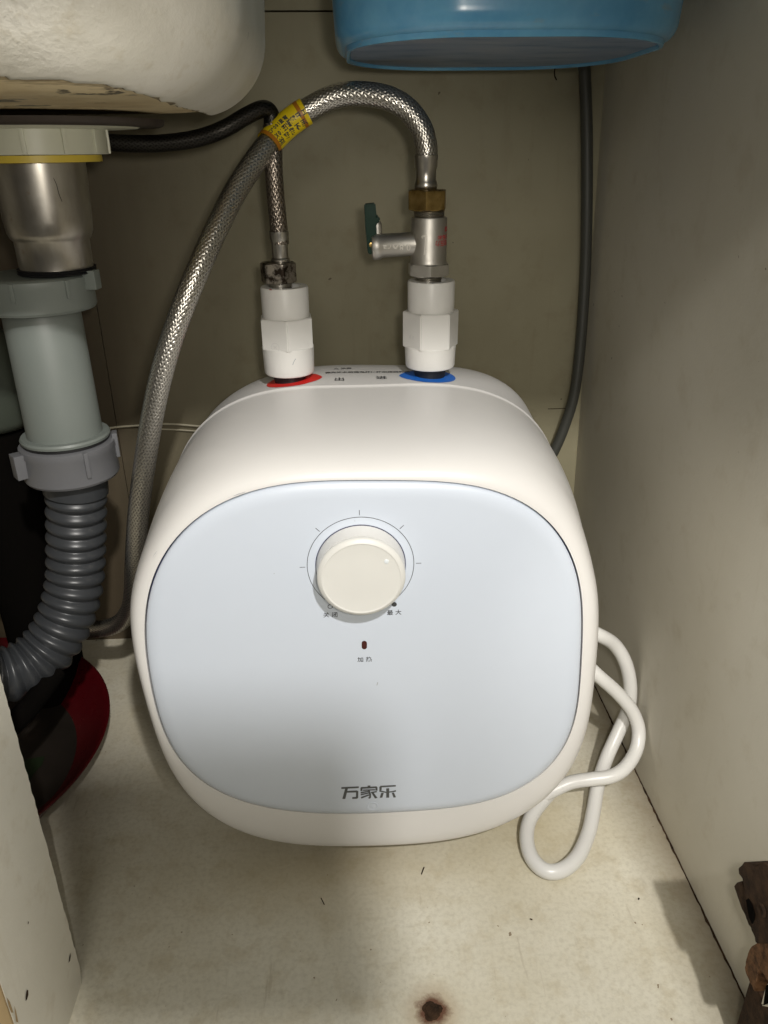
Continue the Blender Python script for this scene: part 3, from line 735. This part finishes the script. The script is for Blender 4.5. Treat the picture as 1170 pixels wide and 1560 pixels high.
# ------------------------------------------------------------------ braided hoses
def hose_thing(label, pts, r, mat, strands=20, cat='hose', **kw):
    P = [aty(*p) for p in pts]
    t = thing('braided_hose', label, cat, P[0], 'braided steel water hoses')
    me, path = braided(P, r, strands, **kw)
    link('braid', me, mat, t, 0 if False else 180)
    return t, path
zN0 = aty(650, 322, YC - 0.014).z; zN1 = aty(650, 290, YC - 0.014).z; zF = aty(650, 243, YC - 0.010).z
h1pts = [(650, 246, .655), (649, 222, .655), (642, 196, .656), (622, 168, .658), (592, 150, .66), (550, 143, .664), (512, 147, .667), (475, 164, .668), (434, 193, .665), (398, 233, .652), (360, 290, .635), (325, 360, .615), (294, 430, .60), (267, 500, .592), (246, 570, .587), (231, 640, .585), (220, 710, .585), (211, 780, .59), (206, 850, .60), (203, 905, .62), (196, 932, .64), (180, 950, .66), (150, 958, .68), (110, 955, .70)]
h1, path1 = hose_thing('steel braided hose with yellow sleeve arching from the relief valve past the heater', h1pts, 0.0089, 'braid')
link('ferrule', lathe([(0.0070, zN1 - 0.001), (0.0088, zN1 + 0.0005), (0.0093, zN1 + 0.003), (0.0086, zN1 + 0.0055), (0.0080, zN1 + 0.007), (0.0081, zF - 0.007), (0.0089, zF - 0.0055), (0.0090, zF), (0.0094, zF + 0.001), (0.0094, zF + 0.003), (0.0086, zF + 0.0035)], (RC.x - 0.0056, YC, 0), seg=48), 'chrome', h1, 40)
link('brass_nut', hexnut((RC.x - 0.0042, YC), 0.0166, zN0, zN1, math.radians(-60 + 20)), 'brass', h1, 25)
# yellow printed sleeve wound round the hose
i0 = min(range(len(path1)), key=lambda i: (path1[i] - aty(466, 168, .668)).length)
i1 = min(range(len(path1)), key=lambda i: (path1[i] - aty(405, 225, .655)).length)
seg_path = path1[i0:i1:6]
T, N, B = frames(seg_path)
def sleeve(r, sel, matn, name):
    rings = []
    for i in sel:
        p_ = seg_path[i]
        rings.append([p_ + (N[i] * math.cos(2 * PI * k / 40) + B[i] * math.sin(2 * PI * k / 40)) * r for k in range(40)])
    return link(name, mesh(*loft(rings, False, False)), matn, h1, 60)
ns = len(seg_path)
sleeve(0.0099, range(ns), 'yellow', 'sleeve')
for fr in (0.09, 0.90):
    a = int(ns * fr); sleeve(0.01002, [a, min(ns - 1, a + 1)], 'orange_line', 'sleeve_line')
def sleeve_text(body, size, ang_off, along):
    me = text_mesh(body, size, 1.2, offset=0.00015); me.materials.clear()
    mid = int(ns * along); p0 = seg_path[mid]; tv = T[mid]
    tocam = (EYE - p0); tocam = (tocam - tv * tocam.dot(tv)).normalized(); side = tv.cross(tocam)
    cum = [0]
    for i in range(1, ns): cum.append(cum[-1] + (seg_path[i] - seg_path[i - 1]).length)
    r = 0.01003
    for v in me.vertices:
        s = cum[mid] + v.co.x   # characters run along the hose
        i = min(range(ns), key=lambda q_: abs(cum[q_] - s))
        c_ = seg_path[i] + T[i] * (s - cum[i])
        tc = (EYE - c_); tc = (tc - T[i] * tc.dot(T[i])).normalized(); sd = T[i].cross(tc)
        a = -v.co.y / r + ang_off
        v.co = c_ + (tc * math.cos(a) - sd * math.sin(a)) * r
    me.update(); return link('sleeve_print', me, 'ink', h1, 0)
sleeve_text('用不锈钢丝', 0.0062, 0.66, 0.48)
sleeve_text('耐压10K', 0.0048, 0.08, 0.66)
sleeve_text('工程塑料', 0.0048, 0.0, 0.28)
sleeve_text('高温100℃', 0.0040, -0.45, 0.62)

zf2 = aty(427, 400, YC - 0.012).z
h2pts = [(427, 372, .655), (424, 340, .655), (420, 300, .655), (417, 255, .656), (416, 215, .66), (414, 190, .662)]
h2, p2 = hose_thing('thin tarnished braided hose rising from the left coupling behind the yellow sleeve', h2pts, 0.0072, 'braid_brown', 12)
zh = aty(427, 432, YC - 0.012).z
zc = aty(427, 402, YC - 0.008).z
link('ferrule', lathe([(0.0058, zc), (0.0075, zc + 0.001), (0.0076, zc + 0.003), (0.0066, zc + 0.004), (0.0066, zc + 0.016), (0.0076, zc + 0.018), (0.0078, zc + 0.024), (0.007, zc + 0.0245)], (aty(427, 390, YC).x, YC, 0), seg=40), 'chrome', h2, 40)
link('hex_nut', hexnut((LC.x - 0.004, YC), 0.0150, ztL + 0.003, zc + 0.0005, math.radians(-70)), 'tarnished', h2, 25)
link('thread', lathe([(0.0095, ztL - 0.002), (0.0095, ztL + 0.004)], (LC.x - 0.003, YC, 0)), 'chrome', h2)
h3pts = [(414, 190, .664), (412, 172, .664), (400, 166, .66), (375, 177, .655), (340, 197, .65), (300, 211, .65), (250, 218, .65), (200, 219, .65), (150, 216, .65), (110, 214, .65)]
h3 = thing('black_hose', 'dark black hose curving from the bend behind the yellow sleeve towards the drain', 'hose', aty(414, 190, .664))
me, _ = braided([aty(*p) for p in h3pts], 0.0062, 14, pitch=0.0022, depth=0.0003); link('braid', me, 'braid_dark', h3, 180)
h4 = thing('dark_hose', 'dark braided hose low at the left edge behind the corrugated drain hose', 'hose', aty(-30, 880, .70))
me, _ = braided([aty(*p) for p in [(-40, 872, .70), (0, 893, .70), (40, 915, .70), (80, 942, .70), (120, 960, .70)]], 0.0085, 12); link('braid', me, 'braid_dark', h4, 180)

# ------------------------------------------------------------------ relief valve on the right coupling
rv = thing('relief_valve', 'nickel relief valve with green lever between brass nut and right white coupling', 'valve', (RC.x, YC, ztR))
cx = RC.x - 0.0026
vz = lambda y, d=0.0144: aty(653, y, YC - d).z
link('lower_thread', lathe([(0.0108, ztR - 0.002), (0.0108, ztR + 0.0008), (0.0114, ztR + 0.0012), (0.0108, ztR + 0.0018), (0.0114, ztR + 0.0026), (0.0108, vz(424))], (cx, YC, 0)), 'chrome', rv, 30)
zf0 = vz(423); zf1 = vz(404)
link('hex_flange', hexnut((cx, YC), 0.0182, zf0, zf1, math.radians(-90)), 'nickel', rv, 25)
zb1 = vz(333)
link('valve_body', lathe([(0.0148, zf1 - 0.001), (0.0152, zf1), (0.0150, zf1 + 0.001), (0.0146, zf1 + 0.003), (0.0146, zb1 - 0.001), (0.0142, zb1), (0.011, zb1 + 0.0001)], (cx, YC, 0), seg=72), 'nickel', rv, 40)
prof = []; z = zb1 - 0.0005; zt_ = zN0 + 0.001; k = 0
while z < zt_:
    prof += [(0.0118, z), (0.0128, z + 0.0007)]; z += 0.0014
link('upper_thread', lathe(prof + [(0.0118, zt_)], (cx, YC, 0), seg=48), 'chrome', rv, 20)
zs = aty(600, 371, YC).z
link('side_branch', lathe([(0.0092, 0.008), (0.0092, 0.038), (0.0105, 0.0400), (0.0108, 0.0440), (0.0098, 0.0462), (0.006, 0.0470)], (cx, YC, zs), (-1, 0, -0.04), 48), 'nickel', rv, 40)
link('lug', tube([(cx - 0.0415, YC - 0.001, zs + 0.004), (cx - 0.0415, YC - 0.001, zs + 0.010), (cx - 0.0418, YC - 0.001, zs + 0.0165), (cx - 0.0420, YC - 0.001, zs + 0.0180)], 0.0036, 20, 0.001, lambda s_: 0.0036 * math.sqrt(max(0.02, 1 - max(0, (s_ - 0.0105) / 0.0036) ** 2))), 'nickel', rv, 60)
HB = [(555, 311), (572, 309.5), (574, 330), (578.5, 330.5), (579, 337), (573, 342), (574, 360), (572, 386), (561, 388), (557, 350)]
link('lever', prism([aty(a, b, YC - 0.006) for a, b in HB], (0, 0.011, 0), 0.0009), 'green', rv, 30)
p = aty(565.5, 373, YC - 0.0065)
link('lever_pin', lathe([(0.0018, -0.001), (0.0018, 0.0007), (0.0009, 0.0008), (0.0009, 0.0002)], (p.x, YC - 0.0062, p.z), (0, -1, 0), 20), 'brass', rv)
# embossed pressure rating, upside down, wrapped on the branch; red print and arrow on the body
me = text_mesh('0.8MPa', 0.0070, 1.1, offset=0.0001); me.materials.clear()
for v in me.vertices:
    x, y = -v.co.x, -v.co.y; a = y / 0.0093 - 0.25
    v.co = Vector((cx - 0.0265 + x, YC - math.cos(a) * 0.0096, zs + 0.0002 + math.sin(a) * 0.0096))
me.update(); link('embossed_rating', me, 'emboss', rv, 0)
def body_text(body, size, z, ang, mat):
    me = text_mesh(body, size, 1.0, offset=0.00006); me.materials.clear()
    for v in me.vertices:
        x, y = -v.co.x, -v.co.y; a = x / 0.0146 + ang
        v.co = Vector((cx + math.sin(a) * 0.01472, YC - math.cos(a) * 0.01472, z + y))
    me.update(); link('red_print', me, mat, rv, 0)
body_text('开启压力', 0.0046, vz(371), 0.88, 'ink_red'); body_text('安全阀-80', 0.0040, vz(362), 0.98, 'ink_red'); body_text('定期', 0.0042, vz(350), 1.2, 'ink_red')
def wrap_poly(pts, name, mat):
    vs = []
    for x, z in pts:
        a = x / 0.0146; vs.append(Vector((cx + math.sin(a) * 0.0149, YC - math.cos(a) * 0.0149, z)))
    link(name, mesh(vs, [tuple(range(len(vs)))]), mat, rv, 0)
u = 0.00054
za = vz(371)
for q4 in (((-14, 12), (-9, 12), (-9, 9), (-14, 9)), ((-11, 9), (-8, 9), (-9, -8), (-12, -8)), ((-12, -8), (-8, -9), (-11, -16), (-13, -16)), ((-17, 9), (-15, 12), (-14, 9), (-15, 6))):
    wrap_poly([(a * u + 0.0015, za + b * u) for a, b in q4], 'embossed_arrow', 'emboss')

# ------------------------------------------------------------------ sink bowl and drain
DY = 0.60
dx = aty(66, 490, DY).x
sk = thing('sink_bowl', 'white rough fireclay sink bowl hanging at the top left above the drain', 'sink', (-0.30, 0.50, 0.57))
def rrect(cx_, cy_, hx, hy, r, z, n=16):
    out = []
    for (sx, sy, a0) in ((1, 1, 0), (-1, 1, PI / 2), (-1, -1, PI), (1, -1, 1.5 * PI)):
        for k in range(n):
            a = a0 + PI / 2 * k / n
            out.append(Vector((cx_ + sx * (hx - r) + r * math.cos(a), cy_ + sy * (hy - r) + r * math.sin(a), z)))
    return out
SB = 0.5705
def even(pl, n):
    P = pl + [pl[0]]; L = [0]
    for a, b in zip(P, P[1:]): L.append(L[-1] + (b - a).length)
    out = []; j = 0
    for k in range(n):
        d = L[-1] * k / n
        while L[j + 1] < d: j += 1
        out.append(P[j].lerp(P[j + 1], (d - L[j]) / max(1e-9, L[j + 1] - L[j])))
    return out
NR = 420; RX = 0.047; rings = []
for q_ in range(0, 14): rings.append([Vector((p_.x, p_.y, SB)) for p_ in even(rrect(-0.315, 0.50, (0.272 - RX) * (0.1 + 0.9 * q_ / 14), (0.145 - RX) * (0.1 + 0.9 * q_ / 14), 0.03 * (0.1 + 0.9 * q_ / 14), SB), NR)])
for k in range(0, 33):
    a = PI / 2 * k / 32; ins = RX * (1 - math.sin(a)); z = SB + RX * 0.95 * (1 - math.cos(a))
    rings.append(even(rrect(-0.315, 0.50, 0.272 - ins, 0.145 - ins, max(0.02, 0.085 - ins), z), NR))
for k in range(1, 31): rings.append(even(rrect(-0.315, 0.50, 0.272 + 0.0004 * k, 0.145 + 0.0004 * k, 0.085, SB + RX * 0.95 + 0.009 * k), NR))
me = mesh(*loft(rings))
pa = aty(255, 180, 0.42); pb = aty(60, 128, 0.37)
XA = pa.x + 0.17; ZB = pb.z - SB + 0.003     # half width and height of the bare clay patch round the drain
from mathutils import noise as mn
patch = []
dv = []
for v in me.vertices:
    c0 = v.co
    d = math.hypot((c0.x + 0.17) / XA, max(0, c0.z - SB) / ZB) - 1
    d += mn.noise(c0 * 70) * 0.05 + mn.noise(c0 * 220) * 0.035
    if c0.y > 0.645: d = 1
    patch.append(-d * 10)
    am = (0.0014 if c0.x < -0.12 else 0.0006) * (0.35 + 0.65 * min(1, max(0, (c0.z - 0.60) / 0.03)))
    off = (mn.noise(c0 * 26) * am + mn.noise(c0 * 60) * am * 0.6) if c0.z < 0.84 else 0
    off -= 0.0035 * min(1, max(0, -d * 18))
    dv.append(v.normal * off)
for v, o2 in zip(me.vertices, dv): v.co += o2
at = me.attributes.new('bare', 'FLOAT', 'POINT'); at.data.foreach_set('value', patch)
link('bowl', me, 'sink', sk, 180)
dxs = dx + 0.0175
ds = thing('drain_strainer', 'stained steel sink strainer with ivory nut and yellow washer', 'strainer', (dxs, DY, 0.545))
o_ = (dxs, DY, 0)
dz = lambda y, r: aty(66, y, DY - r).z
link('gasket', lathe([(0.060, dz(188, .09)), (0.086, dz(188, .09)), (0.088, dz(184, .09)), (0.089, SB - 0.0002), (0.06, SB - 0.0002)], o_, seg=72), 'gasket', ds)
link('ivory_lip', lathe([(0.045, dz(194, .07)), (0.070, dz(191.5, .07)), (0.0715, dz(189.5, .07)), (0.045, dz(189, .07))], o_, seg=72), 'flange', ds, 30)
z1, z0 = dz(193, .048), dz(236, .048)
prof = [(0.030, z1), (0.0475, z1), (0.0482, z1 - 0.001), (0.0482, z0 + 0.0005), (0.0478, z0), (0.030, z0)]
me = lathe(prof, o_, seg=72)
ribs = [box(-0.0015, 0.0015, -0.0496, -0.046, z0 + 0.0003, z1 - 0.0003, 0.0004) for k in range(12)]
for k, rb in enumerate(ribs): rb.transform(Matrix.Translation((dxs, DY, 0)) @ Matrix.Rotation(2 * PI * k / 12 + 0.2, 4, 'Z'))
link('ivory_nut', join([me] + ribs), 'flange', ds, 30)
link('yellow_washer', lathe([(0.03, z0 - 0.0002), (0.0430, z0 - 0.0003), (0.0432, dz(248, .043)), (0.03, dz(249, .043))], o_, seg=72), 'yellow_washer', ds, 30)
zc0, zc1 = dz(249, .033), dz(368, .03)
link('steel_cup', lathe([(0.0315, zc0), (0.0313, zc0 - 0.010), (0.0300, zc1 + 0.012), (0.0292, zc1 + 0.004), (0.0275, zc1), (0.0258, zc1 - 0.002), (0.0255, dz(417, .025))], o_, seg=72), 'cup', ds, 50)
prof = []; z = dz(424, .028)
for k in range(3): prof += [(0.0262, z), (0.0276, z + 0.0008)]; z += 0.0016
link('cup_thread', lathe(prof, o_, seg=60), 'black', ds, 20)
# hairline crack on the cup
pts = [aty(a, b, DY - 0.0325) for a, b in ((80, 250), (85, 268), (93, 282), (97, 295), (104, 308))]
me = tube(pts, 0.00028, 6, 0.002)
for v in me.vertices:
    d = Vector((v.co.x - dxs, v.co.y - DY)); s_ = 0.0313 / d.length; v.co.x = dxs + d.x * s_; v.co.y = DY + d.y * s_
link('crack', me, 'black', ds)

dp = thing('drain_pipe', 'grey plastic drain pipe with ribbed hose bending down at the left', 'drain pipe', (dx, DY, 0.36))
zp = lambda y, r=0.03: aty(80, y, DY - r).z
def collar(z0, z1, r, name, matn, lug_angs, lw=0.006):
    prof = [(r - 0.006, z1 + 0.0002), (r - 0.002, z1), (r, z1 - 0.0012), (r + 0.0004, z1 - 0.006), (r - 0.0003, z1 - 0.0075), (r + 0.0002, z0 + 0.002), (r - 0.001, z0), (r - 0.007, z0 - 0.0005)]
    c_ = link(name, lathe(prof, (dx, DY, 0), seg=72), matn, dp, 30)
    for la, wd, dp_, zz0, zz1 in lug_angs:
        m_ = box(r - 0.002, r + dp_, -wd / 2, wd / 2, zz0, zz1, 0.0007)
        m_.transform(Matrix.Translation((dx, DY, 0)) @ Matrix.Rotation(math.radians(la), 4, 'Z'))
        link('lug', m_, matn, c_, 30)
    return c_
ztop, zbt = zp(430, .042), zp(485, .042)
collar(zbt, ztop, 0.0405, 'upper_collar', 'grey_pipe', [(-8, 0.010, 0.0075, zbt + 0.014, ztop + 0.003), (-93, 0.003, 0.0014, ztop - 0.014, ztop - 0.001), (-40, 0.003, 0.0014, ztop - 0.014, ztop - 0.001), (-150, 0.01, 0.006, zbt + 0.01, ztop)])
zt2 = zp(678)
link('straight_tube', lathe([(0.0276, zbt - 0.002), (0.0280, zbt - 0.003), (0.0288, zt2 - 0.002)], (dx, DY, 0), seg=72), 'grey_pipe', dp, 40)
z1, z0 = zp(693), zp(745)
link('tube_flange', lathe([(0.0288, z1 + 0.0078), (0.0335, z1 + 0.0076), (0.0345, z1 + 0.0060), (0.0340, z1 + 0.0040), (0.0300, z1 + 0.0038)], (dx, DY, 0), seg=72), 'grey_pipe', dp, 40)
link('seal_ring', lathe([(0.0300, z1 + 0.0038), (0.0330, z1 + 0.0036), (0.0330, z1 + 0.0014), (0.0300, z1 + 0.0012)], (dx, DY, 0), seg=72), 'black', dp, 40)
collar(z0, z1 + 0.001, 0.0368, 'lower_nut', 'grey_nut', [(-142, 0.012, 0.0070, z0 + 0.008, z1 - 0.001), (-52, 0.0035, 0.0018, z0 + 0.008, z1 + 0.0005), (15, 0.010, 0.0022, z0 + 0.012, z1 + 0.004), (120, 0.014, 0.008, z0 + 0.006, z1)])
cp = [Vector((dx, DY, z0 + 0.006)), Vector((dx, DY, z0 - 0.012)), aty(116, 830, DY - 0.002), aty(113, 890, DY - 0.008), aty(98, 945, DY - 0.018), aty(70, 990, DY - 0.03), aty(30, 1020, DY - 0.045), aty(-20, 1032, DY - 0.06), aty(-80, 1020, DY - 0.075)]
def ribf(s):
    if s < 0.022: return 0.0256
    t = ((s - 0.022) / 0.0118) % 1.0
    return 0.0210 + 0.0036 * (0.5 + 0.5 * math.cos(2 * PI * (t - 0.5))) ** 0.6
link('ribbed_hose', tube(cp, 0.027, 56, 0.00055, ribf), 'corrugated', dp, 60)

jg = thing('plastic_jug', 'dull grey green plastic jug half hidden behind the drain pipe at left edge', 'jug', aty(-10, 640, .72))
c_ = aty(-12, 640, .72)
link('jug_body', lathe([(0.02, 0.0), (0.036, 0.002), (0.042, 0.010), (0.043, 0.05), (0.036, 0.075), (0.022, 0.095), (0.018, 0.13), (0.018, 0.16)], (c_.x, c_.y, c_.z - 0.006)), 'jug', jg, 60)
link('jug_stand', lathe([(0.035, -c_.z + 0.0065), (0.035, -0.002)], (c_.x, c_.y, c_.z - 0.006)), 'void', jg, 60)

# ------------------------------------------------------------------ red basin on the floor
bs = thing('red_basin', 'deep red round basin on the cabinet floor under the ribbed hose', 'basin', (-0.42, 0.59, 0))
bc = (-0.42, 0.59, 0)
link('basin_wall', lathe([(0.128, 0.003), (0.132, 0.002), (0.138, 0.004), (0.170, 0.042), (0.176, 0.0445), (0.1775, 0.0435), (0.1765, 0.0415), (0.172, 0.0395), (0.141, 0.0008), (0.128, 0.0006)], bc, seg=120, capped=False), 'basin_red', bs, 50)
link('basin_bottom', lathe([(0.0001, 0.004), (0.13, 0.0042), (0.1395, 0.0058)], bc, seg=96, capped=False), 'basin_in', bs, 50)
leaf = [(12, 1165), (30, 1160), (50, 1155), (68, 1152), (64, 1165), (52, 1178), (45, 1190), (36, 1188), (25, 1178)]
me = mesh([atz(a, b, 0.0047) for a, b in leaf], [tuple(range(len(leaf)))]); link('leaf_print', me, 'leaf_green', bs, 0)
bt = thing('black_hose_end', 'black rubber hose end hanging over the red basin beside the post', 'hose', aty(20, 1080, .50))
link('hose_end', tube([aty(85, 1022, .56), aty(62, 1055, .54), aty(40, 1082, .52), aty(10, 1112, .50)], 0.009, 24, 0.004), 'void', bt, 60)

# ------------------------------------------------------------------ blue tub at the top
tb = thing('blue_tub', 'blue plastic tub seen from below at the top right of the cabinet', 'tub', (0.125, 0.715, 0.62))
TZ = 0.612
rings = []
for k in range(0, 9):
    a = PI / 2 * k / 8; ins = 0.008 * (1 - math.sin(a)); rings.append(rrect(0.113, 0.625, 0.113 - ins, 0.113 - ins, 0.085 - ins, TZ + 0.012 * (1 - math.cos(a)), 14))
rings.append(rrect(0.113, 0.625, 0.117, 0.118, 0.085, TZ + 0.08, 14)); rings.append(rrect(0.113, 0.625, 0.119, 0.122, 0.085, TZ + 0.16, 14))
link('tub_wall', mesh(*loft(rings)), 'tub', tb, 60)
link('tub_base', mesh(*loft([rrect(0.113, 0.625, 0.102, 0.103, 0.077, TZ - 0.0006, 14), rrect(0.113, 0.625, 0.098, 0.099, 0.073, TZ - 0.0012, 14)], False, True)), 'tub_base', tb, 0)
link('foot_ring', mesh(*loft([rrect(0.113, 0.625, 0.106, 0.107, 0.08, TZ + 0.0005, 14), rrect(0.113, 0.625, 0.105, 0.106, 0.079, TZ - 0.003, 14), rrect(0.113, 0.625, 0.103, 0.104, 0.078, TZ - 0.003, 14), rrect(0.113, 0.625, 0.102, 0.103, 0.077, TZ + 0.0005, 14)], False, False)), 'tub', tb, 60)

# ------------------------------------------------------------------ cables
gc = [(a - 9, b, Y) for a, b, Y in [(890, 20, .79), (896, 60, .80), (899, 95, .803), (903, 200, .805), (903, 330, .805), (900, 430, .805), (893, 530, .803), (884, 600, .80), (869, 650, .80), (852, 690, .80), (829, 730, .80), (800, 790, .80), (770, 870, .79), (750, 950, .77)]]
tag(link('grey_cable', tube([aty(*p) for p in gc], 0.0056, 20, 0.004), 'grey_cable'), 'dark grey cable running down the back right corner behind the heater', 'cable')
tag(link('thin_wire', tube([aty(*p) for p in [(120, 658, .812), (150, 654, .815), (185, 650, .815), (215, 648, .815), (260, 646, .815), (330, 650, .815), (380, 640, .815)]], 0.0011, 8, 0.004), 'wire'), 'thin pale wire crossing the back board left of the heater, upper strand', 'wire', 'thin pale wires on the back board')
tag(link('thin_wire', tube([aty(*p) for p in [(225, 655, .816), (250, 654, .816), (290, 656, .816), (330, 660, .816)]], 0.0009, 8, 0.004), 'wire'), 'short thin pale wire just below the longer one left of heater', 'wire', 'thin pale wires on the back board')
A = [(850, 940, .16), (880, 953, .155), (910, 966, .15), (936, 982, .135), (953, 1010, .115), (960, 1045, .09), (957, 1080, .065), (942, 1115, .045), (924, 1155, .028), (911, 1195, .018), (904, 1235, .012), (896, 1270, .0085), (880, 1305, .007), (857, 1325, .0068), (832, 1327, .0068), (812, 1310, .0068), (803, 1285, .008), (804, 1258, .010), (815, 1235, .012), (840, 1205, .012)]
Bc = [(860, 990, .14), (890, 1010, .128), (912, 1030, .118), (940, 1055, .10), (963, 1083, .08), (973, 1112, .062), (969, 1143, .048), (952, 1170, .040), (930, 1183, .036), (900, 1187, .033), (870, 1192, .028), (845, 1203, .022), (820, 1215, .015)]
pc = thing('power_cord', 'white power cord lying in loops to the right of the heater', 'power cord', (0.2, 0.5, 0))
link('cord_loop', tube([atz(a, b, z) for a, b, z in A], 0.0064, 24, 0.004), 'cord', pc, 180)
link('cord_loop', tube([atz(a, b, z) for a, b, z in Bc], 0.0062, 24, 0.004), 'cord', pc, 180)

# ------------------------------------------------------------------ rusty hinge on the right board
hg = thing('cabinet_hinge', 'rusty brown cabinet hinge on the right board at the lower right edge', 'hinge', (0.262, 0.33, 0.05))
h5 = lambda a, b: (1080 + a / 5.78, 1290 + b / 5.78)
def hp(pl, x0, depth, mat, name, bev=0.0012):
    rg_ = random.Random(len(pl) * 7 + int(x0 * 1e4)); fine_ = []
    for k, a in enumerate(pl):
        b = pl[(k + 1) % len(pl)]; n_ = max(1, int(math.hypot(a[0] - b[0], a[1] - b[1]) / 26))
        for q_ in range(n_): fine_.append((a[0] + (b[0] - a[0]) * q_ / n_ + (rg_.random() - 0.5) * 9, a[1] + (b[1] - a[1]) * q_ / n_ + (rg_.random() - 0.5) * 9))
    pts = [atx(*h5(*p_), x0) for p_ in (fine_ if mat.startswith('rust') else pl)]
    if mat.startswith('rust'): bev = 0.0004
    return link(name, prism(pts, (depth, 0, 0), bev), mat, hg, 30)
hp([(258, 185), (310, 138), (365, 138), (412, 180), (465, 140), (520, 180), (640, 330), (640, 860), (420, 850), (330, 500), (290, 285), (262, 235)], 0.232, 0.033, 'rust_dark', 'arm_plate')
hp([(222, 345), (240, 312), (290, 300), (340, 440), (420, 700), (440, 850), (412, 850), (390, 770), (340, 660), (300, 580), (250, 440)], 0.240, 0.024, 'rust_dark', 'arm_flange', 0.0008)
hp([(325, 470), (345, 455), (372, 500), (400, 590), (398, 640), (380, 680), (350, 620)], 0.2312, 0.0005, 'void', 'slot', 0.0)
hp([(412, 850), (520, 815), (640, 840), (640, 1100), (520, 1190), (450, 1085), (430, 1120), (415, 1230), (400, 1280), (335, 1150), (313, 1060), (340, 930), (370, 880)], 0.238, 0.026, 'rust_orange', 'hinge_cup')
hp([(492, 1215), (520, 1190), (640, 1160), (640, 1420), (530, 1415), (445, 1400)], 0.236, 0.008, 'chrome', 'clip')
hp([(500, 1225), (535, 1200), (540, 1370), (478, 1395)], 0.2352, 0.0006, 'void', 'clip_slot', 0.0)
p = atx(*h5(470, 560), 0.232)
link('hinge_screw', lathe([(0.0042, -0.001), (0.0042, 0.0008), (0.0034, 0.0016), (0.0012, 0.0012), (0.0004, 0.0004)], (0.2322, p.y, p.z), (-1, 0, 0), 24), 'rust_dark', hg, 40)
link('wall_plate', box(0.246, 0.2675, 0.27, 0.305, 0.02, 0.07, 0.001), 'rust_dark', hg, 30)

# ------------------------------------------------------------------ small marks that stand on the boards
def mark(pts, r, name='scuff', label=None, fn=aty):
    o = link(name, tube([fn(*p) for p in pts], r, 6, 0.003), 'rust_dark'); tag(o, label, 'scuff mark'); return o
mark([(835, 623, BY - .0003), (850, 622.5, BY - .0003), (868, 622, BY - .0003)], 0.0004, 'scratch', 'short dark horizontal scratch on the back board beside the grey cable')
mark([(843, 98, BY - .0003), (846, 106, BY - .0003), (844, 113, BY - .0003), (848, 122, BY - .0003)], 0.0006, 'scratch', 'small dark chipped mark on the back board just under the blue tub')
mark([(646, 1321, .0002), (644, 1326, .0002), (642, 1332, .0002)], 0.0005, 'debris', 'dark brown sliver of debris on floor below the heater', atz)
mark([(489, 1368, .0002), (492, 1374, .0002), (494, 1378, .0002)], 0.0004, 'debris', 'small dark flake on the floor left of the rusty screw', atz)
mark([(807, 1400, .0002), (811, 1401, .0002)], 0.0005, 'debris', 'tiny black crumb on the floor below the cord loop', atz)
mark([(972, 1369, .0002), (974, 1370, .0002)], 0.0009, 'debris', 'tiny black crumb on the floor right of the cord loop', atz)
